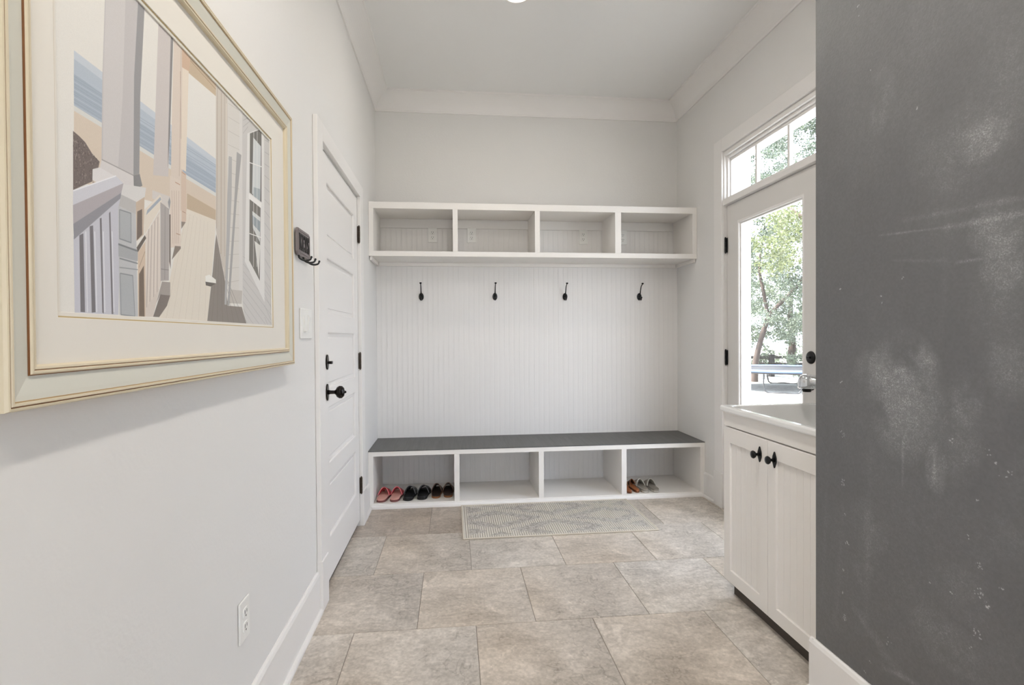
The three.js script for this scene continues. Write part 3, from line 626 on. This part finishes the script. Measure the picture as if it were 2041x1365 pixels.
{
  const rough = (h, r = 0.7) => std(h, r);
  const pink = { width: 0.086, top: 0.024, rise: 0.05, strap: 0.046, outsole: rough(0x7a4a48), footbed: rough(0xd8a296), upper: rough(0xc23a44, 0.5), piping: rough(0xe88087, 0.5) };
  const black = { width: 0.09, top: 0.026, rise: 0.05, strap: 0.056, outsole: rough(0x0d0d0e), footbed: rough(0x15161a, 0.55), upper: rough(0x0b0b0c, 0.4), piping: rough(0x5b5d62, 0.4) };
  const brown = { width: 0.082, top: 0.024, rise: 0.052, strap: 0.05, outsole: rough(0x8a5a34), footbed: rough(0x2a1c17), upper: rough(0x110d0c, 0.4), piping: rough(0x6e4f40, 0.4) };
  const tan = { width: 0.053, top: 0.02, rise: 0.045, strap: 0.03, outsole: rough(0x6e3f22), footbed: rough(0xa5643a, 0.5), upper: rough(0x57331f, 0.5), piping: rough(0x8a5733, 0.5) };
  const grey = { width: 0.072, top: 0.026, rise: 0.046, strap: 0.04, outsole: rough(0xb4afa5), footbed: rough(0x8f897f), upper: rough(0xa9a49a, 0.55), piping: rough(0xcac6bc, 0.5) };
  const Y = 0.034;
  for (const [n, l, gr, c, m, x, z, t] of [
    ['flip_flop', 'pink flip-flop furthest left in the first shoe cubby', 'pink flip-flops', pink, -1, 0.078, 0.478, -0.10], ['flip_flop', 'pink flip-flop next to the black sandals', 'pink flip-flops', pink, 1, 0.171, 0.476, -0.08],
    ['slide_sandal', 'plain black sandal standing beside the pink flip-flop', 'black sandals', black, -1, 0.264, 0.464, -0.1], ['slide_sandal', 'plain black sandal with its light rim standing beside the brown-soled pair', 'black sandals', black, 1, 0.3605, 0.452, -0.1],
    ['flip_flop', 'dark flip-flop with brown sole standing beside the black sandals', 'brown-soled flip-flops', brown, -1, 0.4625, 0.43, -0.04], ['flip_flop', 'dark flip-flop with brown sole cut off by the cubby divider', 'brown-soled flip-flops', brown, 1, 0.552, 0.42, 0.0],
    ['flip_flop', 'tan leather sandal lower and further left, mostly behind the divider', 'tan sandals', tan, -1, 1.8865, 0.49, 0.0], ['flip_flop', 'tan leather sandal touching the grey sandal at its right', 'tan sandals', tan, 1, 1.949, 0.478, 0.0],
    ['flip_flop', 'grey sandal next to the tan leather sandal', 'grey sandals', grey, -1, 2.010, 0.494, 0.05], ['flip_flop', 'grey sandal furthest right in the last shoe cubby', 'grey sandals', grey, 1, 2.087, 0.496, 0.0]]) {
    const o = sandal(n, l, gr, { ...c, mirror: m }); o.position.set(x, Y + 0.0003, z); o.rotation.y = t;
  }
}

// ------------------------------------------------------------------ rug
{
  const X0 = 0.642, X1 = 1.846, Z0 = 0.524, Z1 = 1.166, nr = noiser(71), rw = X1 - X0, rd = Z1 - Z0;
  const band = (x, z) => {
    const f = (q) => Math.abs(q - Math.round(q)), wob = 0.16 * (nr(x * 26, z * 26, 4096) - 0.5) + 0.10 * (nr(x * 90, z * 90, 4096) - 0.5), edge = Math.min(x, rw - x, z, rd - z);
    const m = Math.min(2 * f((x - 0.23) / 0.75) + 2 * f((z - 0.32) / 0.41), 2 * f((x - 0.605) / 0.75) + 2 * f((z - 0.115) / 0.41)) + wob;
    return sm(0.42, 0.52, m) * (1 - sm(0.78, 0.88, m)) * sm(0.03, 0.05, edge);
  };
  const rib = (x) => Math.pow(Math.abs(Math.cos(Math.PI * x / 0.0140)), 0.7);
  const tex = dataTex(1600, 800, (i, j) => {
    const x = (i + 0.5) / 1600 * rw, z = (j + 0.5) / 800 * rd, b = band(x, z), n1 = nr(x * 260, z * 200, 4096), n2 = nr(x * 90, z * 70, 4096), r0 = rib(x);
    const cream = 208 + 12 * (n1 - 0.5), gap = 138, L1 = gap + (cream - gap) * sm(0.25, 0.65, r0), L2 = 172 + 56 * (n1 - 0.5) + 40 * (n2 - 0.5), L = L1 + (L2 - L1) * b;
    return [L + 6, L, L - 11 + 4 * b];
  }, true, false);
  const nx = 602, nz = 90, g = new THREE.PlaneGeometry(rw - 0.01, rd - 0.01, nx, nz); g.rotateX(-Math.PI / 2); g.translate(rw / 2, 0, rd / 2);
  const p = g.attributes.position, uv = g.attributes.uv;
  for (let i = 0; i < p.count; i++) { const x = p.getX(i), z = p.getZ(i), b = band(x, z); p.setY(i, 0.0035 + 0.0045 * ((1 - b) * rib(x) + b * (0.55 + 0.75 * nr(x * 160, z * 160, 4096)))); uv.setXY(i, x / rw, z / rd); }
  g.computeVertexNormals();
  const o = thing('rug', 'cream ribbed rug with mottled grey diamond pattern on the floor before the bench', 'rug', null, [X0, 0, Z0]);
  o.rotation.y = 0.004;
  mesh('backing', box(0.003, 0.0005, 0.003, rw - 0.003, 0.0035, rd - 0.003), std(0x8c8377, 0.95), o);
  mesh('pile', g, std(0xffffff, 0.95, { map: tex }), o).userData.kind = 'stuff';
  const cm = std(0xd8cfc0, 0.95), e = 0.005;
  for (const a of [[[e, e, e], [rw - e, e, e]], [[rw - e, e, e], [rw - e, e, rd - e]], [[rw - e, e, rd - e], [e, e, rd - e]], [[e, e, rd - e], [e, e, e]]]) mesh('bound_edge', cyl(a[0], a[1], 0.0048, 0.0048, 8), cm, o);
}

// ------------------------------------------------------------------ sink cabinet, sink, faucet
{
  const c = thing('sink_cabinet', 'white two-door cabinet under the utility sink beside the chalkboard', 'cabinet'), X = 1.85, Z0 = 1.958, Z1 = 2.66;
  mesh('carcass', [box(1.872, 0.066, Z0, W - 0.03, 0.10, Z1), box(1.872, 0.066, Z0, W - 0.03, 0.845, Z0 + 0.018), box(1.872, 0.066, Z1 - 0.018, W - 0.03, 0.845, Z1), box(W - 0.045, 0.066, Z0, W - 0.03, 0.845, Z1)], M.cabinet, c);
  mesh('apron', rbox(X + 0.001, 0.781, Z0, 1.872, 0.846, Z1, 0.0015), M.cabinet, c);
  mesh('toe_board', box(1.885, 0, Z0 + 0.03, 1.9, 0.068, Z1 + 0.01), std(0x4d463f, 0.8), c);  // dark colour paints in the shadow of the toe recess
  mesh('face_frame', box(1.871, 0.70, Z0 + 0.002, 1.88, 0.782, Z1 - 0.002), M.cabinet, c);
  const doors = [[Z0 + 0.001, 2.3125, 2.262, 1], [2.3155, Z1 - 0.001, 2.366, -1]], st = 0.056;
  for (const [a, b, kz] of doors) {
    const d = mesh('door', alongX(ring(a, 0.066, b, 0.7755, [[a + st, 0.122, b - st, 0.706]]), X, 1.871, 0.002), M.cabinet, c);
    const n = 6, w = (b - a - 2 * st + 0.004) / n, pl = [];
    for (let k = 0; k < n; k++) pl.push(alongX(rect(a + st - 0.002 + k * w + 0.0004, 0.118, a + st - 0.002 + (k + 1) * w - 0.0004, 0.71), X + 0.010, X + 0.018, 0.0008));
    mesh('door_panel', pl, M.cabinet, d);
    const s = new THREE.Shape(); for (let k = 0; k <= 32; k++) { const q = k / 32 * Math.PI * 2, r = 1 + 0.12 * Math.cos(4 * q) * Math.abs(Math.sin(q)); s[k ? 'lineTo' : 'moveTo'](kz + Math.cos(q) * 0.0135 * r, 0.708 + Math.sin(q) * 0.029 * r); }
    const kn = mesh('knob', lathe([[0, 0], [0.0075, 0], [0.0055, 0.010], [0.006, 0.016], [0.0135, 0.021], [0.0165, 0.027], [0.0145, 0.032], [0.006, 0.0345], [0, 0.035]], 20).rotateZ(Math.PI / 2).translate(X - 0.003, 0.708, kz), M.black, d);
    mesh('backplate', alongX(s, X - 0.004, X, 0.0012), M.black, kn);
  }
}
{
  const X0 = 1.832, X1 = W - 0.026, Z0 = 1.95, Z1 = 2.664, Y = 0.873;
  const s = thing('utility_sink', 'glossy white drop-in utility sink with deep basin on the cabinet', 'sink');
  const outer = roundRect(X0, -Z1, X1, -Z0, 0.014), bx0 = X0 + 0.034, bx1 = X1 - 0.135, bz0 = Z0 + 0.036, bz1 = Z1 - 0.036;
  outer.holes.push(roundRect(bx0, -bz1, bx1, -bz0, 0.045));
  mesh('rim', alongY(outer, Y - 0.027, Y, 0.007, 10), M.porcelain, s);
  const P = [], lev = [[0, 0, 0.045], [0.006, -0.03, 0.047], [0.02, -0.24, 0.06], [0.045, -0.275, 0.07], [0.10, -0.285, 0.06]], ringPts = (d, r) => roundRect(bx0 + d, -bz1 + d, bx1 - d, -bz0 - d, r).getSpacedPoints(72);
  const rows = lev.map(([d, dy, r]) => ringPts(d, r).map((q) => [q.x, Y - 0.006 + dy, -q.y])), I = [], nn = rows[0].length;
  rows.forEach((r) => r.forEach((q) => P.push(...q)));
  for (let i = 0; i < rows.length - 1; i++) for (let k = 0; k < nn - 1; k++) { const a = i * nn + k, b = a + nn; I.push(a, a + 1, b, b, a + 1, b + 1); }
  const cI = P.length / 3; P.push((bx0 + bx1) / 2, Y - 0.295, (bz0 + bz1) / 2); for (let k = 0; k < nn - 1; k++) I.push((rows.length - 1) * nn + k, (rows.length - 1) * nn + k + 1, cI);
  const g = new THREE.BufferGeometry(); g.setAttribute('position', new THREE.Float32BufferAttribute(P, 3)); g.setAttribute('uv', new THREE.Float32BufferAttribute(new Array(P.length / 3 * 2).fill(0), 2)); g.setIndex(I); g.computeVertexNormals();
  const pm = M.porcelain.clone(); pm.side = THREE.DoubleSide; mesh('basin', g, pm, s);
  mesh('drain', lathe([[0.0, 0], [0.03, 0], [0.036, 0.004], [0.044, 0.003], [0.046, 0]]).translate((bx0 + bx1) / 2, Y - 0.295, (bz0 + bz1) / 2), M.chrome, s);
}
{
  const f = thing('faucet', 'chrome faucet with rounded spout head over the sink', 'faucet', null, [2.345, 0.873, 2.255]);
  mesh('base', lathe([[0, 0], [0.032, 0], [0.031, 0.008], [0.026, 0.014], [0.024, 0.05], [0.024, 0.075], [0.02, 0.085], [0, 0.088]]), M.chrome, f);
  mesh('spout', limb([[0.004, 0.05, 0.004], [-0.04, 0.066, -0.042], [-0.09, 0.092, -0.095], [-0.14, 0.113, -0.148], [-0.162, 0.116, -0.172]], [0.021, 0.023, 0.0265, 0.030, 0.033], 16, 30), M.chrome, f);
  mesh('spout_head', lathe([[0, 0.037], [0.014, 0.035], [0.025, 0.029], [0.033, 0.017], [0.0365, 0.002], [0.036, -0.018], [0.034, -0.026], [0.03, -0.029], [0, -0.029]], 32).translate(-0.165, 0.112, -0.174), M.chrome, f);
  mesh('aerator', cyl([-0.165, 0.068, -0.174], [-0.165, 0.084, -0.174], 0.017, 0.024), M.black, f);
  mesh('lever', [limb([[0, 0.085, 0], [0.004, 0.105, 0.002], [0.03, 0.125, 0.012], [0.07, 0.135, 0.026]], [0.016, 0.013, 0.008, 0.006], 10)], M.chrome, f);
}

// ------------------------------------------------------------------ chalkboard
{
  const z0 = 2.68, z1 = 4.2, y0 = 0.181, y1 = 3.10, tw = 1024, th = 2048, chalk = new Float32Array(tw * th), n1 = noiser(81), n2 = noiser(83), n3 = noiser(85), r = rng(87);
  const PX = (z) => (z - z0) / (z1 - z0) * tw, PY = (y) => (y - y0) / (y1 - y0) * th, sx = tw / (z1 - z0), sy = th / (y1 - y0);
  const grain = (x, y, g) => g ? 0.55 * (0.42 + Math.pow(n3(x / 1.15, y / 1.15, 60000), 2.6) * (0.4 + n2(x / 9, y / 9, 60000)) * 1.5) : 1;
  function smear(za, ya, zb, yb, w, amt, g = 1, fade = 1) {              // a wiped or drawn streak
    const dz = zb - za, dy = yb - ya, L2 = dz * dz + dy * dy, m = w * 2.2;
    for (let j = Math.max(0, Math.floor(PY(Math.min(ya, yb) - m))); j < Math.min(th, PY(Math.max(ya, yb) + m)); j++) for (let i = Math.max(0, Math.floor(PX(Math.min(za, zb) - m))); i < Math.min(tw, PX(Math.max(za, zb) + m)); i++) {
      const z = z0 + i / sx, y = y0 + j / sy; let t = ((z - za) * dz + (y - ya) * dy) / L2; if (t < -0.1 || t > 1.1) continue; t = Math.min(1, Math.max(0, t));
      const d = Math.hypot(z - za - t * dz, y - ya - t * dy) / w * (0.75 + 0.6 * n2(i / 23, j / 23, 60000)); if (d > 1.6) continue;
      chalk[j * tw + i] += amt * Math.exp(-d * d * 2.2) * (fade ? 0.35 + 0.65 * Math.sin(Math.PI * (0.12 + 0.8 * t)) : 1) * grain(i, j, g);
    }
  }
  function patch(zc, yc, rz, ry, amt, g = 1) { for (let j = Math.max(0, Math.floor(PY(yc - ry))); j < Math.min(th, PY(yc + ry)); j++) for (let i = Math.max(0, Math.floor(PX(zc - rz))); i < Math.min(tw, PX(zc + rz)); i++) { const a = (z0 + i / sx - zc) / rz, b = (y0 + j / sy - yc) / ry, d = a * a + b * b; if (d < 1) chalk[j * tw + i] += 0.85 * amt * Math.pow(1 - d, 0.8) * sm(0.25, 0.62, fbm(n1, i / 60, j / 60, 60000, 4)) * 1.5 * grain(i, j, g); } }
  function fleck(z, y, n, s) { for (let k = 0; k < n; k++) { const a = z + (r() - 0.5) * s, b = y + (r() - 0.5) * s, q = r() * 6.3, l = 0.001 + r() * 0.0045; smear(a, b, a + Math.cos(q) * l, b + Math.sin(q) * l, 0.0017, 0.65 + r() * 0.5, 0, 0); } }
  smear(2.951, 1.477, 3.168, 1.458, 0.004, 0.5);
  smear(3.161, 1.457, 3.345, 1.452, 0.01, 0.5);
  smear(3.034, 1.502, 3.256, 1.489, 0.01, 0.22);
  smear(3.244, 1.492, 3.345, 1.484, 0.012, 0.4);
  smear(3.001, 1.399, 3.162, 1.377, 0.006, 0.22);
  smear(3.188, 1.368, 3.251, 1.369, 0.006, 0.45);
  smear(3.162, 1.377, 3.144, 1.156, 0.012, 0.1);
  smear(3.168, 1.644, 3.166, 1.376, 0.02, 0.07);
  patch(3.285, 1.427, 0.074, 0.066, 0.42);
  patch(3.302, 1.347, 0.062, 0.065, 0.3);
  patch(3.25, 1.639, 0.067, 0.057, 0.35);
  patch(2.947, 1.86, 0.070, 0.099, 0.22);
  patch(3.181, 1.639, 0.142, 0.109, 0.16);
  patch(3.312, 1.682, 0.061, 0.173, 0.16);
  patch(3.286, 1.249, 0.074, 0.133, 0.14);
  smear(3.154, 1.612, 3.289, 1.867, 0.05, 0.08);
  smear(3.255, 1.75, 3.343, 1.879, 0.06, 0.07);
  patch(3.035, 1.031, 0.141, 0.189, 0.55);
  patch(3.059, 1.127, 0.089, 0.053, 0.4);
  patch(3.215, 1.051, 0.049, 0.083, 0.4);
  patch(3.135, 0.86, 0.035, 0.075, 0.4);
  patch(3.203, 0.93, 0.061, 0.108, 0.25);
  patch(3.314, 1.127, 0.061, 0.088, 0.22);
  patch(2.92, 1.099, 0.073, 0.058, 0.25);
  smear(3.035, 0.91, 3.032, 0.787, 0.006, 0.4);
  smear(3.131, 0.903, 3.128, 0.826, 0.007, 0.45);
  smear(2.921, 0.873, 2.902, 0.352, 0.022, 0.12);
  smear(2.808, 0.663, 2.775, 0.285, 0.018, 0.1);
  smear(2.74, 0.821, 2.716, 0.353, 0.014, 0.1);
  patch(2.911, 0.637, 0.083, 0.088, 0.22);
  patch(2.902, 0.515, 0.065, 0.074, 0.2);
  patch(3.197, 0.579, 0.085, 0.073, 0.2);
  patch(3.157, 0.448, 0.114, 0.063, 0.2);
  patch(3.293, 0.748, 0.064, 0.055, 0.15);
  smear(2.851, 0.371, 3.02, 0.276, 0.02, 0.25);
  smear(2.968, 0.258, 3.084, 0.283, 0.012, 0.45);
  smear(3.114, 0.386, 3.26, 0.395, 0.02, 0.2);
  smear(3.036, 0.545, 3.184, 0.439, 0.05, 0.08);
  fleck(2.961, 1.305, 2, 0.004);
  fleck(2.963, 1.289, 1, 0.002);
  fleck(3.077, 1.781, 2, 0.004);
  fleck(2.919, 1.958, 1, 0.004);
  fleck(2.87, 2.14, 1, 0.004);
  fleck(2.872, 2.172, 2, 0.008);
  fleck(2.799, 1.053, 4, 0.012);
  fleck(2.806, 0.888, 7, 0.02);
  fleck(2.813, 0.739, 7, 0.02);
  fleck(2.817, 0.643, 3, 0.008);
  fleck(2.824, 0.556, 6, 0.012);
  fleck(2.813, 0.469, 4, 0.012);
  fleck(2.808, 0.394, 4, 0.008);
  fleck(2.817, 0.318, 8, 0.022);
  fleck(3.035, 1.348, 2, 0.008);
  fleck(2.797, 1.342, 2, 0.01);
  fleck(3.242, 0.813, 2, 0.006);
  fleck(3.22, 0.721, 3, 0.01);
  fleck(3.247, 0.667, 8, 0.02);
  fleck(3.247, 0.603, 8, 0.02);
  fleck(3.266, 0.581, 7, 0.016);
  fleck(3.245, 0.505, 9, 0.02);
  fleck(3.228, 0.462, 2, 0.006);
  fleck(3.121, 0.566, 1, 0.003);
  fleck(3.18, 0.568, 2, 0.004);
  fleck(2.921, 0.244, 2, 0.006);
  fleck(3.008, 0.287, 1, 0.004);
  fleck(2.9, 0.202, 2, 0.006);
  fleck(3.3, 0.636, 3, 0.012);
  fleck(2.989, 0.341, 4, 0.02);
  fleck(3.265, 0.931, 4, 0.02);
  fleck(3.32, 0.894, 4, 0.02);
  fleck(3.18, 0.938, 3, 0.01);
  fleck(3.293, 0.898, 3, 0.03);
  const tex = dataTex(tw, th, (x, y) => {
    const c = chalk[y * tw + x] + 0.14 * sm(0.3, 0.75, fbm(n1, x / 110, y / 190, 60000, 4)) * grain(x, y, 1), m = Math.min(0.85, c), b = 85 + 9 * (n2(x / 4, y / 4, 60000) - 0.5);
    return [b + (208 - b) * m, b + (208 - b) * m, b + 2 + (208 - b) * m];
  }, true, false);
  const g = alongX(rect(z0 + 0.001, y0, z1, y1), 1.7985, 1.8035, 0.0006), p = g.attributes.position, uv = g.attributes.uv;
  for (let i = 0; i < p.count; i++) uv.setXY(i, (p.getZ(i) - z0) / (z1 - z0), (p.getY(i) - y0) / (y1 - y0));
  tag(mesh('chalkboard', g, new THREE.MeshPhysicalMaterial({ color: 0xffffff, roughness: 0.52, ior: 2.0, map: tex, bumpMap: peel(12, 24), bumpScale: 0.00035 })), 'tall black chalkboard wall surface with faint chalk smudges at the right', 'chalkboard');
}

// ------------------------------------------------------------------ ceiling lights
function ceilingLight(label, z, power) {
  const o = thing('ceiling_light', label, 'ceiling light', null, [0.966, H, z]);
  mesh('trim_ring', lathe([[0.066, -0.004], [0.072, -0.008], [0.080, -0.006], [0.083, 0], [0.066, 0]], 40), M.trim, o);
  mesh('diffuser', lathe([[0, -0.006], [0.05, -0.0055], [0.067, -0.003], [0.067, 0], [0, 0]].reverse(), 40), new THREE.MeshStandardMaterial({ color: 0xffffff, emissive: 0xfff4e4, emissiveIntensity: 1.6 }), o);
  const l = new THREE.RectAreaLight(LAMP_COLOR, power, 0.12, 0.12); l.position.set(0, -0.009, 0); l.rotation.x = -Math.PI / 2; o.add(l);
}
ceilingLight('round recessed ceiling light at the top of the picture', 1.335, 120);
ceilingLight('round recessed ceiling light above the camera, out of the picture, added for fill light', 3.35, 400);  // unseen lamp added overhead as warm fill
ceilingLight('round recessed ceiling light by the rear wall, out of the picture, added for fill light', 5.3, 260);  // second unseen lamp, added at the back for more fill

// ------------------------------------------------------------------ outdoors: porch, lawn, fence, trampoline, trees
struct(mesh('porch_floor', box(W + 0.15, -0.25, -3.5, 4.1, -0.03, 5), std(0xc9c5be, 0.8)), 'pale porch floor outside the glazed door');
struct(mesh('porch_ceiling', box(W + 0.15, 3.42, -3.5, 4.3, 3.5, 5), std(0xecebe8, 0.8)), 'white porch ceiling');
struct(mesh('porch_beam', box(3.68, 3.2, -3.5, 3.92, 3.42, 5), std(0xecebe8, 0.6)), 'white porch beam');
{
  const post = shell('porch_post', 'square white porch post beside the door glass');
  mesh('shaft', rbox(3.70, -0.03, -1.58, 3.90, 3.2, -1.376, 0.004), std(0xd9d9d8, 0.5), post);
  mesh('post_base', rbox(3.685, -0.03, -1.6, 3.915, 0.18, -1.365, 0.004), std(0xf0efec, 0.5), post);
}
const GY = -0.5;
const nG = noiser(91);
const lawnTex = dataTex(512, 512, (x, y) => { const a = fbm(nG, x / 16, y / 16, 32, 4), b = nG(x / 2, y / 2, 256), L = 165 + 60 * (a - 0.5) + 40 * (b - 0.5); return [L, L * 0.985, L * 0.93]; });
{ const g = new THREE.PlaneGeometry(90, 90, 1, 1); g.rotateX(-Math.PI / 2); g.translate(30, GY, -20); const uv = g.attributes.uv; for (let i = 0; i < uv.count; i++) uv.setXY(i, uv.getX(i) * 30, uv.getY(i) * 30); struct(mesh('lawn', g, std(0xffffff, 0.95, { map: lawnTex })), 'sunlit pale lawn outside'); }
const camXZ = [0.6, 4.3735];
const out = (deg, dist, y) => [camXZ[0] + Math.sin(deg * Math.PI / 180) * dist, y, camXZ[1] - Math.cos(deg * Math.PI / 180) * dist];   // a place outdoors by bearing and distance from the room
{
  const shadedWood = std(0x1d1916, 0.85), f = thing('rail_fence', 'three-rail wooden fence across the yard, coloured as if in tree shade', 'fence');  // tree shade over the fence is put into this near-black colour
  const A = out(22, 24.5, GY), B = out(50, 26, GY), n = 9, at = (t, y) => [A[0] + (B[0] - A[0]) * t, y, A[2] + (B[2] - A[2]) * t];
  for (let k = 0; k <= n; k++) { const p = at(k / n, GY); mesh('fence_post', rbox(p[0] - 0.09, GY - 0.05, p[2] - 0.09, p[0] + 0.09, GY + 0.9, p[2] + 0.09, 0.01), shadedWood, f); }
  for (const h of [0.26, 0.52, 0.78]) for (let k = 0; k < n; k++) {
    const a = at(k / n, GY + h), b = at((k + 1) / n, GY + h), g = new RoundedBoxGeometry(Math.hypot(b[0] - a[0], b[2] - a[2]), 0.11, 0.05, 1, 0.01); g.rotateY(-Math.atan2(b[2] - a[2], b[0] - a[0])); g.translate((a[0] + b[0]) / 2, a[1], (a[2] + b[2]) / 2); mesh('fence_rail', g, shadedWood, f);
  }
}
{
  const t = thing('trampoline', 'round trampoline with blue edge pad standing on the lawn', 'trampoline', null, out(32.6, 19.2, GY)), R = 1.8, h = 0.62, steel = std(0x1c1d1f, 0.5);
  mesh('jumping_mat', lathe([[0, h], [R - 0.3, h], [R - 0.3, h - 0.01], [0, h - 0.01]].reverse(), 48), std(0x1c1d20, 0.8), t);
  mesh('edge_pad', lathe([[R - 0.32, h + 0.01], [R - 0.28, h + 0.03], [R + 0.05, h + 0.03], [R + 0.07, h + 0.015], [R + 0.06, h - 0.03], [R - 0.3, h - 0.005]].reverse(), 64), std(0x54698f, 0.6), t);
  mesh('frame_ring', new THREE.TorusGeometry(R, 0.025, 8, 64).rotateX(Math.PI / 2).translate(0, h - 0.05, 0), steel, t);
  for (let k = 0; k < 4; k++) { const a = k * Math.PI / 2 + 0.3, b = a + 0.55, P = (q, y, r = R) => [Math.cos(q) * r, y, Math.sin(q) * r]; mesh('leg', tube([P(a, h - 0.06), P(a, 0.2), P(a + 0.04, 0.03), P((a + b) / 2, 0.025), P(b - 0.04, 0.03), P(b, 0.2), P(b, h - 0.06)], 0.022, 40, 8), steel, t); }
}
const leafGeo = (() => { const g = new THREE.BufferGeometry(), l = 1, w = 0.3; g.setAttribute('position', new THREE.Float32BufferAttribute([0, 0, 0, w, 0.05, l * 0.35, 0, -0.03, l * 0.5, w * 0.75, 0.02, l * 0.75, 0, 0, l, -w * 0.75, 0.02, l * 0.75, -w, 0.05, l * 0.35], 3)); g.setIndex([0, 1, 2, 1, 3, 2, 3, 4, 2, 4, 5, 2, 5, 6, 2, 6, 0, 2]); g.computeVertexNormals(); return g; })();
const leafMat = (hex) => new THREE.MeshPhysicalMaterial({ color: 0xffffff, roughness: 0.85, side: THREE.DoubleSide, transmission: 0.4, thickness: 0 });
const LM = leafMat();
function tree(label, pos, limbs, blobs, leaf, colors, seed, bark) {
  const o = thing('tree', label, 'tree', null, pos), r = rng(seed);
  limbs.forEach((b, i) => mesh(i ? 'branch' : 'trunk', limb(b[0], b[1], 9, 22), std(bark, 0.9), o));
  let n = blobs.reduce((s, b) => s + b[4], 0); const im = new THREE.InstancedMesh(leafGeo, LM, n), d = new THREE.Object3D(), c = new THREE.Color(), c2 = new THREE.Color(); let q = 0;
  for (const [cx, cy, cz, rad, cnt] of blobs) {
    const tufts = []; for (let k = 0; k < Math.max(6, cnt / 48); k++) { const a = V(r() - 0.5, r() - 0.5, r() - 0.5).normalize().multiplyScalar(rad * Math.cbrt(r()) ); tufts.push([cx + a.x, cy + a.y * 0.75, cz + a.z]); }
    for (let k = 0; k < cnt; k++) {
      const t = tufts[Math.floor(r() * tufts.length)], s = leaf * (0.7 + 0.6 * r()), sp = 0.24;
      d.position.set(t[0] + (r() + r() - 1) * sp, t[1] + (r() + r() - 1) * sp * 0.7, t[2] + (r() + r() - 1) * sp); d.rotation.set(r() * 6.3, r() * 6.3, r() * 6.3); d.scale.setScalar(s); d.updateMatrix(); im.setMatrixAt(q, d.matrix);
      c.set(colors[0]).lerp(c2.set(colors[1]), r()); im.setColorAt(q, c); q++;
    }
  }
  im.name = 'foliage'; im.userData.kind = 'stuff'; im.castShadow = im.receiveShadow = true; o.add(im); return o;
}
{
  // leaning tree in front of the fence
  const r = rng(101), ball = (n, c, s, rad, cnt) => Array.from({ length: n }, () => [c[0] + (r() - 0.5) * s[0], c[1] + (r() - 0.5) * s[1], c[2] + (r() - 0.5) * s[2], rad * (0.7 + 0.5 * r()), cnt]);
  tree('tree with a leaning forked trunk seen through the door glass', out(30.1, 21.5, GY), [
    [[[0, -0.1, 0], [0.06, 0.7, 0], [0.2, 1.5, 0.1], [0.45, 2.4, 0.2]], [0.14, 0.11, 0.095, 0.085]],
    [[[0.43, 2.33, 0.19], [0.3, 3.2, 0.12], [0.22, 4.1, 0], [0.35, 5.6, 0.12]], [0.07, 0.06, 0.05, 0.03]],
    [[[0.43, 2.36, 0.19], [0.8, 2.85, 0.4], [1.2, 3.4, 0.7], [1.9, 4.6, 1.1]], [0.08, 0.07, 0.06, 0.035]],
  ], ball(64, [0.9, 4.9, 0.4], [6.2, 6.0, 4.0], 0.66, 620), 0.064, [0x3b4636, 0x6c7862], 7, 0x3a3029);
  tree('yellow-green tree nearest the porch, its leaves filling the upper glass', out(33.6, 10.5, GY), [
    [[[1.6, -0.1, 0.9], [1.5, 1.6, 0.8], [1.2, 3.2, 0.5], [0.9, 4.6, 0.2]], [0.16, 0.13, 0.1, 0.06]], [[[1.35, 2.6, 0.62], [0.6, 3.3, 0.2], [-0.1, 3.9, -0.1], [-0.6, 4.3, -0.3]], [0.07, 0.05, 0.035, 0.02]]],
  ball(16, [0.15, 3.45, 0.0], [2.6, 1.1, 1.6], 0.34, 430), 0.044, [0x474f2e, 0x717a4c], 9, 0x5f5348);
  tree('tall grey-green tree whose top shows through the transom', out(34.2, 18.6, GY), [
    [[[1.3, -0.1, 0.9], [1.25, 2.4, 0.8], [0.9, 5, 0.5], [0.6, 8, 0.2]], [0.2, 0.15, 0.11, 0.05]]],
  ball(38, [0.5, 7.0, 0.0], [6.0, 2.2, 3.2], 0.6, 700).concat(ball(12, [1.6, 8.3, 0.3], [2.4, 1.1, 2.0], 0.55, 700)), 0.062, [0x39453a, 0x66735f], 13, 0x4b4038);
  const far = [[27, 25, 6.2, 'dark green tree furthest left beyond the fence'], [33.2, 27, 5.6, 'grey-green tree behind the fence, left of the fork'], [37.5, 24, 6.4, 'grey-green tree behind the fence, right of the fork'], [44, 26, 6.8, 'broad tree beyond the right end of the fence']];
  far.forEach(([a, dist, h, l], i) => tree(l, out(a, dist, GY), [[[[0, -0.1, 0], [0.1, 1.2, 0], [-0.05, 2.4, 0.1], [0.1, h - 1.4, 0]], [0.2, 0.16, 0.13, 0.05]]], ball(32, [0, h * 0.5, 0], [5.2, h * 0.86, 4], 0.7, 560), 0.085, [0x445040, 0x737f66], 20 + i, 0x3a3029));
}
renderer.render(scene, camera);
